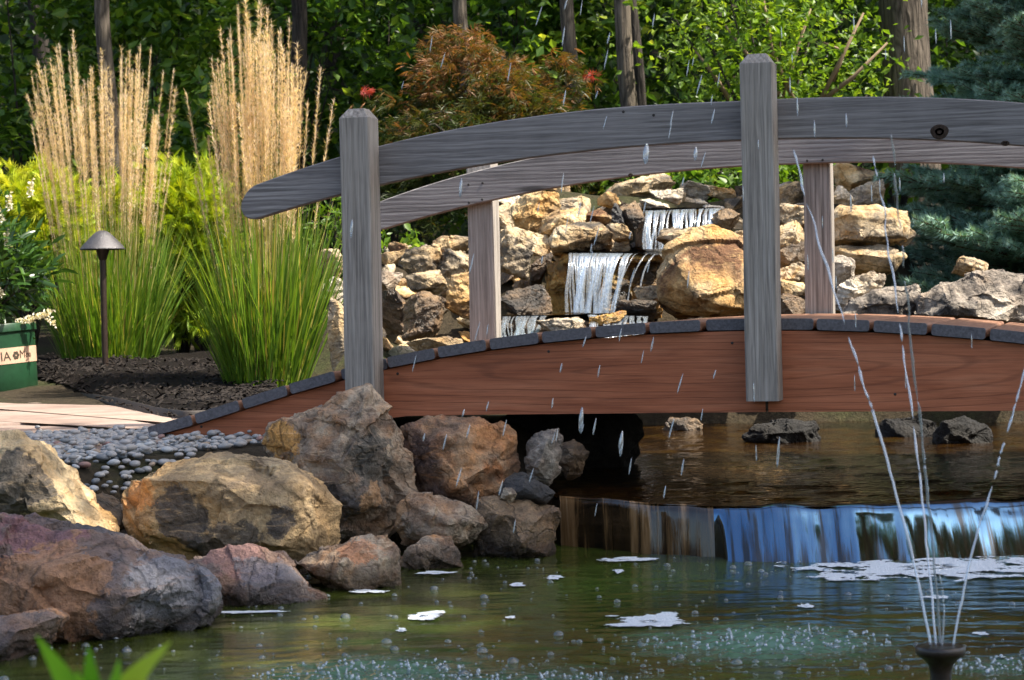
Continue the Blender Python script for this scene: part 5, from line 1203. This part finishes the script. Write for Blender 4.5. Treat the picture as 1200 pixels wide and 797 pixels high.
def strip_blades(specs, parent, name, m, kk=6):
    V = []; Q = []; T_ = []; n = 0
    for p0, d, L_, droop, w_, tint in specs:
        c_ = bez(p0, d, L_, droop, kk); side = np.cross(d, [0, 0, 1.]); a = random.uniform(-1.2, 1.2); side = side/(np.linalg.norm(side)+1e-6)*math.cos(a)+np.array([0, 0, 0]); side = side+np.array([math.sin(a), math.cos(a), 0])*.7; side /= np.linalg.norm(side)
        t = np.linspace(0, 1, kk); wv = w_*np.clip(1.02-t**2.5, .05, 1)
        for q in range(kk): V += [c_[q]-side*wv[q]/2, c_[q]+side*wv[q]/2]; T_ += [tint, tint]
        Q += [[n+2*q, n+2*q+1, n+2*q+3, n+2*q+2] for q in range(kk-1)]; n += 2*kk
    o = link(name, mesh(np.array(V), np.array(Q), True, np.array(T_)), parent, m); o['kind'] = 'stuff'; return o
def reed_grass(px, py, y, label, nb, ns, hmin, hmax, lean, rb, seed, fan=.13):
    rs = random.Random(seed); c_ = P(px, py, y); z0 = float(ground(c_[0:1], c_[1:2])[0])+.02; root = empty('reed_grass', (c_[0], c_[1], z0)); tag(root, label, 'ornamental grass', 'clumps of feather reed grass in the bed')
    sp_ = []
    for i in range(nb):
        a = rs.uniform(0, 6.28); r_ = rb*math.sqrt(rs.random()); p0 = np.array([r_*math.cos(a), r_*math.sin(a), -.02]); o_ = rs.uniform(.05, .52)*(.4+r_/rb*.6); a2 = a+rs.gauss(0, .5)
        sp_.append((p0, np.array([o_*math.cos(a2), o_*math.sin(a2), 1.]), rs.uniform(.38, .95), rs.uniform(.02, .5)*o_*1.8, rs.uniform(.004, .0085), min(1, max(0, rs.gauss(.45, .22) if rs.random() > .06 else 1.))))
    strip_blades(sp_, root, 'blades', M['blade'], 7)
    st = []; pl = []
    for i in range(ns):
        a = rs.uniform(0, 6.28); q = math.sqrt(rs.random()); r_ = rb*.85*q; p0 = np.array([r_*math.cos(a), r_*math.sin(a), 0]); H = rs.uniform(hmin, hmax)*(1-.13*q*q); L_ = rs.uniform(.34, .60)
        d = np.array([fan*q*math.cos(a)+lean+rs.gauss(0, .034), fan*q*math.sin(a)+rs.gauss(0, .03), 1.]); d /= np.linalg.norm(d); dr = rs.uniform(0, .012)
        if rs.random() < .07: d = d+np.array([rs.uniform(-.22, .22), 0, 0]); d /= np.linalg.norm(d); H *= .85
        st.append((p0, d, H-L_*.35, dr, .0032, rs.uniform(.15, .9))); pl.append((p0+d*(H-L_), d, L_, rs))
    strip_blades(st, root, 'stems', M['straw'], 4)
    for p0, d, L_, _ in pl:
        o = bpy.data.objects.new('plume', plmesh[rs.randrange(6)]); COL.objects.link(o); o.parent = root; o.location = p0; wv = rs.uniform(.4, .75)
        o.rotation_euler = (Vector(d).to_track_quat('Z', 'Y').to_matrix() @ Matrix.Rotation(rs.uniform(0, 6.28), 3, 'Z')).to_euler(); o.scale = (wv, wv, L_)
    return root
reed_grass(128, 431, 11.2, 'pale sunlit reed grass clump left, behind the path lamp', 1100, 125, 1.15, 1.72, -.012, .22, 5, .12)
reed_grass(312, 452, 9.2, 'taller tan reed grass clump beside the bridge ramp', 1100, 125, 1.12, 1.66, .0, .165, 8, .05)
# single leaning plume at the far left
# potted shrub with white flower spikes
PD = 9.9; pc = P(-20, 455, PD); z0p = .276; pot = empty('plant_pot', (pc[0], pc[1], z0p)); tag(pot, 'green plastic nursery pot with a tan printed band at the left edge of the path', 'plant pot')
pot.rotation_euler = (0, R(-5), 0)
M['pot'] = simple_mat('green pot plastic', (.012, .050, .022), .38, 30, .25, .05); M['band'] = simple_mat('tan label print', (.56, .36, .25), .6, 60, .12); M['ink'] = simple_mat('dark label ink', (.05, .035, .02), .6); M['perlite'] = simple_mat('pale potting mix', (.5, .46, .4), .9, 60, .4, .6)
kp = PD/F; rb_, rt_, ph_ = 64*kp, 68*kp, 80*kp
V, Fs = lathe([(.01, .004), (rb_*.97, .003), (rb_, .012), (rb_+.2*(rt_-rb_), ph_*.3), (rt_-.004, ph_*.86), (rt_, ph_*.87), (rt_+.006, ph_*.885), (rt_+.006, ph_*.985), (rt_+.003, ph_), (rt_-.004, ph_), (rt_-.008, ph_*.9), (.01, ph_*.9)], 56); link('pot_body', autosmooth(mesh(V, Fs), 40), pot, M['pot'])
V, Fs = lathe([(rt_-.010, ph_*.93), (rt_*.6, ph_*.965), (.002, ph_*.985)], 36); link('potting_mix', mesh(V, Fs), pot, M['perlite'])
zb0, zb1 = ph_*.42, ph_*.65
def rpot(z): return rb_+(rt_-.004-rb_)*(z/(ph_*.86))
th = np.linspace(-math.pi*.95, math.pi*.35, 70); V = []; 
for z in (zb0, zb1): V += [((rpot(z)+.0013)*math.cos(t), (rpot(z)+.0013)*math.sin(t), z) for t in th]
nn = len(th); band = link('label_band', mesh(np.array(V), np.array([[i, i+1, nn+i+1, nn+i] for i in range(nn-1)])), pot, M['band'])
def text_mesh(s, size):
    cu = bpy.data.curves.new('lettering', 'FONT'); cu.body = s; cu.size = size; cu.resolution_u = 3; o = bpy.data.objects.new('lettering', cu); COL.objects.link(o)
    dg = bpy.context.evaluated_depsgraph_get(); me = bpy.data.meshes.new_from_object(o.evaluated_get(dg)); bpy.data.objects.remove(o); return me
def wrap_text(s, size, a_start, zbase):
    me = text_mesh(s, size); bm = bmesh.new(); bm.from_mesh(me); bmesh.ops.triangulate(bm, faces=bm.faces[:])
    for _ in range(2): bmesh.ops.subdivide_edges(bm, edges=[e for e in bm.edges if abs(e.verts[0].co.x-e.verts[1].co.x) > size*.2], cuts=1); bmesh.ops.triangulate(bm, faces=[f for f in bm.faces if len(f.verts) > 3])
    wid = max(v.co.x for v in bm.verts)
    for v in bm.verts:
        z = zbase+v.co.y; r_ = rpot(z)+.0026; a = a_start+v.co.x/r_; v.co = Vector((r_*math.cos(a), r_*math.sin(a), z))
    mb = MB(); mb.bm(bm); return mb.mesh(False), wid/rpot(zbase)
# letters run round the pot: ...VIA (flower mark) Mon
hb = zb1-zb0; a0 = -math.pi/2+.47
me, wa = wrap_text('VIA', hb*.80, a0, zb0+hb*.22); link('lettering', me, band, M['ink']); a1 = a0+wa+.05
r_ = rpot((zb0+zb1)/2)+.0026; fl = MB()
for k in range(6):
    a = k*math.pi/3; c_ = np.array([hb*.16*math.cos(a), hb*.5+hb*.16*math.sin(a)]); q = np.array([[c_[0]+hb*.11*math.cos(b), c_[1]+hb*.11*math.sin(b)] for b in np.arange(8)/8*6.283])
    fl.add(np.array([[r_*math.cos(a1+.06+u/r_), r_*math.sin(a1+.06+u/r_), zb0+v_] for u, v_ in q]), np.array([list(range(8))]))
fl.build('flower_mark', M['ink'], band, False); a2 = a1+.135
me, wa = wrap_text('M', hb*.72, a2, zb0+hb*.30); link('lettering', me, band, M['ink'])
me, wb = wrap_text('on', hb*.60, a2+wa+.02, zb0+hb*.30); link('lettering', me, band, M['ink'])
# shrub in the pot
M['clethra'] = leaf_mat('glossy potted shrub leaves', [(0, (.020, .055, .014)), (.5, (.045, .11, .022)), (1, (.12, .22, .035))], .3, .32, 0, .6); M['white_flower'] = leaf_mat('white flower spikes', [(0, (.62, .56, .42)), (1, (.84, .82, .74))], .3, .6)
sh = empty('potted_shrub', (pc[0], pc[1], z0p+ph_*.93)); tag(sh, 'leafy shrub with white flower spikes growing in the green pot', 'shrub')
n = 1500; cc = np.array([.0, 0, .26]); p_, idx, cl = clumps(cc, (.25, .22, .32), 48, n, .045, .35); hor = (p_-cc)*4+np.array([0, 0, .3])
leaf_parts(sh, LANCE, p_, frames(n, .5, hor), .085*(.7+.6*rng.random(n)), np.clip(.4+.22*rng.normal(size=n), 0, 1), M['clethra'])
st = MB()
for e in cl[::3]: st.tube([np.array([random.uniform(-.03, .03), random.uniform(-.03, .03), -.04]), e*np.array([.4, .4, .5]), e], [.006, .004, .002], 5)
st.build('stem', M['bark_dark'], sh)
spk = []
n = 60; t = rng.random(n); a = rng.uniform(0, 6.28, n); p_ = np.stack([np.cos(a)*.13*(1-.6*t), np.sin(a)*.13*(1-.6*t), t], -1)*np.array([1, 1, 1]); V, Fs, t_ = scatter(*LEAF2, p_, frames(n, .1), np.full(n, .17), rng.random(n)); me_s = mesh(V, Fs, False, t_); me_s.materials.append(M['white_flower'])
for px, py, tz in ((10, 248, .1), (2, 262, -.2), (34, 232, .2), (9, 292, .0), (3, 350, -.4), (50, 366, 2.4), (18, 376, 1.6), (28, 374, 1.4), (42, 372, 1.2), (-20, 250, .2), (-35, 300, -.3)):
    c_ = P(px, py, PD-.12)-np.array(sh.location); o = bpy.data.objects.new('flower_spike', me_s); COL.objects.link(o); o.parent = sh; o.location = c_; o.scale = (.10, .10, .085); o.rotation_euler = (0, tz, 0)
# blue spruce
M['needle'] = leaf_mat('blue spruce needles', [(0, (.06, .14, .075)), (.5, (.15, .30, .23)), (1, (.34, .52, .46))], .2, .45); M['spruce_bark'] = bark_mat('spruce twig bark', (.06, .035, .02), (.17, .10, .055))
def bough(L_, seed):
    rs = random.Random(seed); tw = []; mb = MB(); main = [np.array([L_*t, 0, -.10*L_*t+.16*L_*t*t]) for t in np.linspace(0, 1, 8)]; mb.tube(main, np.linspace(.010, .003, 8), 5)
    main = np.array(main); tw.append((main, .25))
    for k in range(22):
        t = .15+.83*k/22; b = np.array([np.interp(t, np.linspace(0, 1, 8), main[:, i]) for i in range(3)]); sd = 1 if k % 2 else -1; a = sd*rs.uniform(.6, 1.0); l_ = L_*(1.05-t)*rs.uniform(.38, .60)+.05
        d = np.array([math.cos(a), math.sin(a), rs.uniform(-.12, .25)]); q = b+np.outer(np.linspace(0, 1, 5), d)*l_; q[:, 2] += .10*l_*np.linspace(0, 1, 5)**2; mb.tube(q, np.linspace(.005, .002, 5), 4); tw.append((q, 0.))
        for e in (.45, .7):
            if l_ > .12:
                bb = q[0]+(q[-1]-q[0])*e; a2 = a+rs.choice((-1, 1))*rs.uniform(.5, .8); q2 = bb+np.outer(np.linspace(0, 1, 4), np.array([math.cos(a2), math.sin(a2), rs.uniform(-.1, .2)]))*l_*.45; mb.tube(q2, np.linspace(.003, .0015, 4), 4); tw.append((q2, 0.))
    P_, H_, T_ = [], [], []
    for q, t0 in tw:
        seg = np.linalg.norm(q[-1]-q[0]); n = int(seg*(1-t0)*900); t = t0+(1-t0)*rng.random(n); base = np.stack([np.interp(t, np.linspace(0, 1, len(q)), q[:, i]) for i in range(3)], -1); d = (q[-1]-q[0])/seg
        u = rng.normal(size=(n, 3)); u -= d*(u@d)[:, None]; u /= np.linalg.norm(u, axis=1)[:, None]; u[:, 2] += .25; P_.append(base); H_.append(u*.9+d*.75); T_.append(np.clip(.25+.55*t+.12*rng.normal(size=n), 0, 1))
    P_, H_, T_ = np.concatenate(P_), np.concatenate(H_), np.concatenate(T_); H_ /= np.linalg.norm(H_, axis=1)[:, None]; n = len(P_)
    nn = rng.normal(size=(n, 3)); nn -= H_*(nn*H_).sum(1)[:, None]; nn /= np.linalg.norm(nn, axis=1)[:, None]; fr = np.stack([H_, np.cross(nn, H_), nn], -1)
    V, Fs, t_ = scatter(np.array([(0, -.06, 0), (0, .06, 0), (1, 0, 0)]), [np.array([[0, 1, 2]])], P_, fr, (.034*(.7+.5*rng.random(n))), T_); return mb, (V, Fs, t_)
def spruce(x, y, H, label, rbase):
    z0 = float(ground(np.array([x]), np.array([y]))[0]); root = empty('blue_spruce', (x, y, z0)); tag(root, label, 'spruce tree'); V, Fs, _ = trunk_mesh((0, 0, -.1), (0, 0, H), .06, .012, 3); link('trunk', mesh(V, Fs), root, M['spruce_bark'])
    vs = []
    for k in range(5):
        mb, nd_ = bough(1., k*3+1); wm = mb.mesh(); wm.materials.append(M['spruce_bark']); nm = mesh(nd_[0], nd_[1], False, nd_[2]); nm.materials.append(M['needle']); vs.append((wm, nm))
    z = .16; k = 0; rs = random.Random(9)
    while z < H-.1:
        L_ = rbase*(1-z/H)**.8+.10; nbr = 9 if L_ > .5 else 6
        for i in range(nbr):
            a = i/nbr*6.28+rs.uniform(-.3, .3)+z*3; wm, nm = vs[rs.randrange(5)]; s = L_*rs.uniform(.8, 1.12)
            b = bpy.data.objects.new('bough', wm); COL.objects.link(b); b.parent = root; b.location = (0, 0, z+rs.uniform(-.04, .04)); b.rotation_euler = (rs.uniform(-.2, .2), rs.uniform(-.15, .12)-.15*z/H, a); b.scale = (s, s, s)
            c_ = bpy.data.objects.new('needles', nm); COL.objects.link(c_); c_.parent = b; c_['kind'] = 'stuff'
        z += .12; k += 1
spruce(2.66, 10.1, 3.9, 'blue green spruce at the right edge behind the grey boulder', .98)
# moss tufts on the right boulder are tiny; foreground leaves, out of focus
M['fg_leaf'] = leaf_mat('foreground lily leaves', [(0, (.10, .30, .03)), (.5, (.18, .44, .05)), (1, (.38, .52, .06))], .45, .4)
fgp = empty('lily_plant', (*P(105, 900, 1.22)[:2], .30)); tag(fgp, 'blurred bright green leaves poking up at the lower left in front of the water', 'plant')
gz = float(ground(np.array([fgp.location.x]), np.array([1.22]))[0]); fgp.location.z = gz
o0 = np.array(fgp.location)
for (bx, by), (mx_, my), (tx, ty), w_, tt_ in (((110, 900), (80, 800), (42, 744), 34, .3), ((112, 900), (108, 810), (104, 757), 26, .0), ((118, 900), (150, 800), (200, 752), 34, .95), ((112, 900), (100, 830), (90, 785), 30, .5), ((114, 900), (130, 830), (140, 772), 24, .4)):
    base = np.array([P(112, 900, 1.22)[0]+random.uniform(-.01, .01), 1.22, gz-.01])
    q = np.array([base, P(bx, by, 1.22), P(mx_, my, 1.20), P(tx, ty, 1.18)])-o0; t = np.linspace(0, 3, 16); c_ = np.stack([np.interp(t, [0, 1, 2, 3], q[:, i]) for i in range(3)], -1)
    for _ in range(3): c_[1:-1] = (c_[:-2]+c_[1:-1]*2+c_[2:])/4
    wv = 1.75*w_*1.22/F*np.clip(np.sin(np.linspace(.18, 1, 16)**.9*math.pi)**.8, .03, 1)
    side = np.array([.8, -.6, 0.]); up = np.array([0, -.1, .25]); V = []
    for q_, w2 in zip(c_, wv): V += [q_-side*w2/2+up*w2*.3, q_, q_+side*w2/2+up*w2*.3]
    Q = [[3*i+j, 3*i+j+1, 3*i+j+4, 3*i+j+3] for i in range(15) for j in (0, 1)]; link('leaf', mesh(np.array(V), np.array(Q), True, np.full(len(V), tt_)), fgp, M['fg_leaf'])
# ------------------------------------------------------------------ the trees to the right whose crowns shade the pond and the front of the bridge
def shade_tree(x, y, top, cc, rad, n, label):
    z0 = float(ground(np.array([x]), np.array([y]))[0]); root = empty('tree', (x, y, z0)); tag(root, label, 'tree'); V, Fs, pts = trunk_mesh((0, 0, -.1), (0, 0, top), .16, .07, int(x*9)); link('trunk', mesh(V, Fs), root, M['bark'])
    p_, idx, cl = clumps(np.array(cc)-np.array([x, y, z0]), rad, 150, n, .24, .2); V, Fs, t_ = scatter(*LEAF2, p_, frames(n, .8), .20*(.7+.6*rng.random(n)), np.clip(.5+.2*rng.normal(size=n), 0, 1)); link('crown', mesh(V, Fs, False, t_), root, M['forest_leaf'])['kind'] = 'stuff'
    st = MB()
    for e in cl[::8]: st.tube([pts[15], (pts[-1]+e)/2, e], [.05, .03, .01], 6)
    st.build('limb', M['bark'], root)
shade_tree(5.2, 4.3, 8.0, (4.95, 4.35, 8.1), (2.2, .8, 2.7), 4400, 'leafy tree right of the pond whose crown shades the bridge front')
shade_tree(5.9, 2.8, 6.2, (5.6, 2.85, 6.5), (1.1, 1.2, 2.1), 4200, 'lower leafy tree right of the pond between two taller ones')
shade_tree(5.2, .7, 8.6, (4.95, .75, 8.7), (2.6, 2.05, 3.2), 9500, 'leafy tree right of the pond nearer the camera')
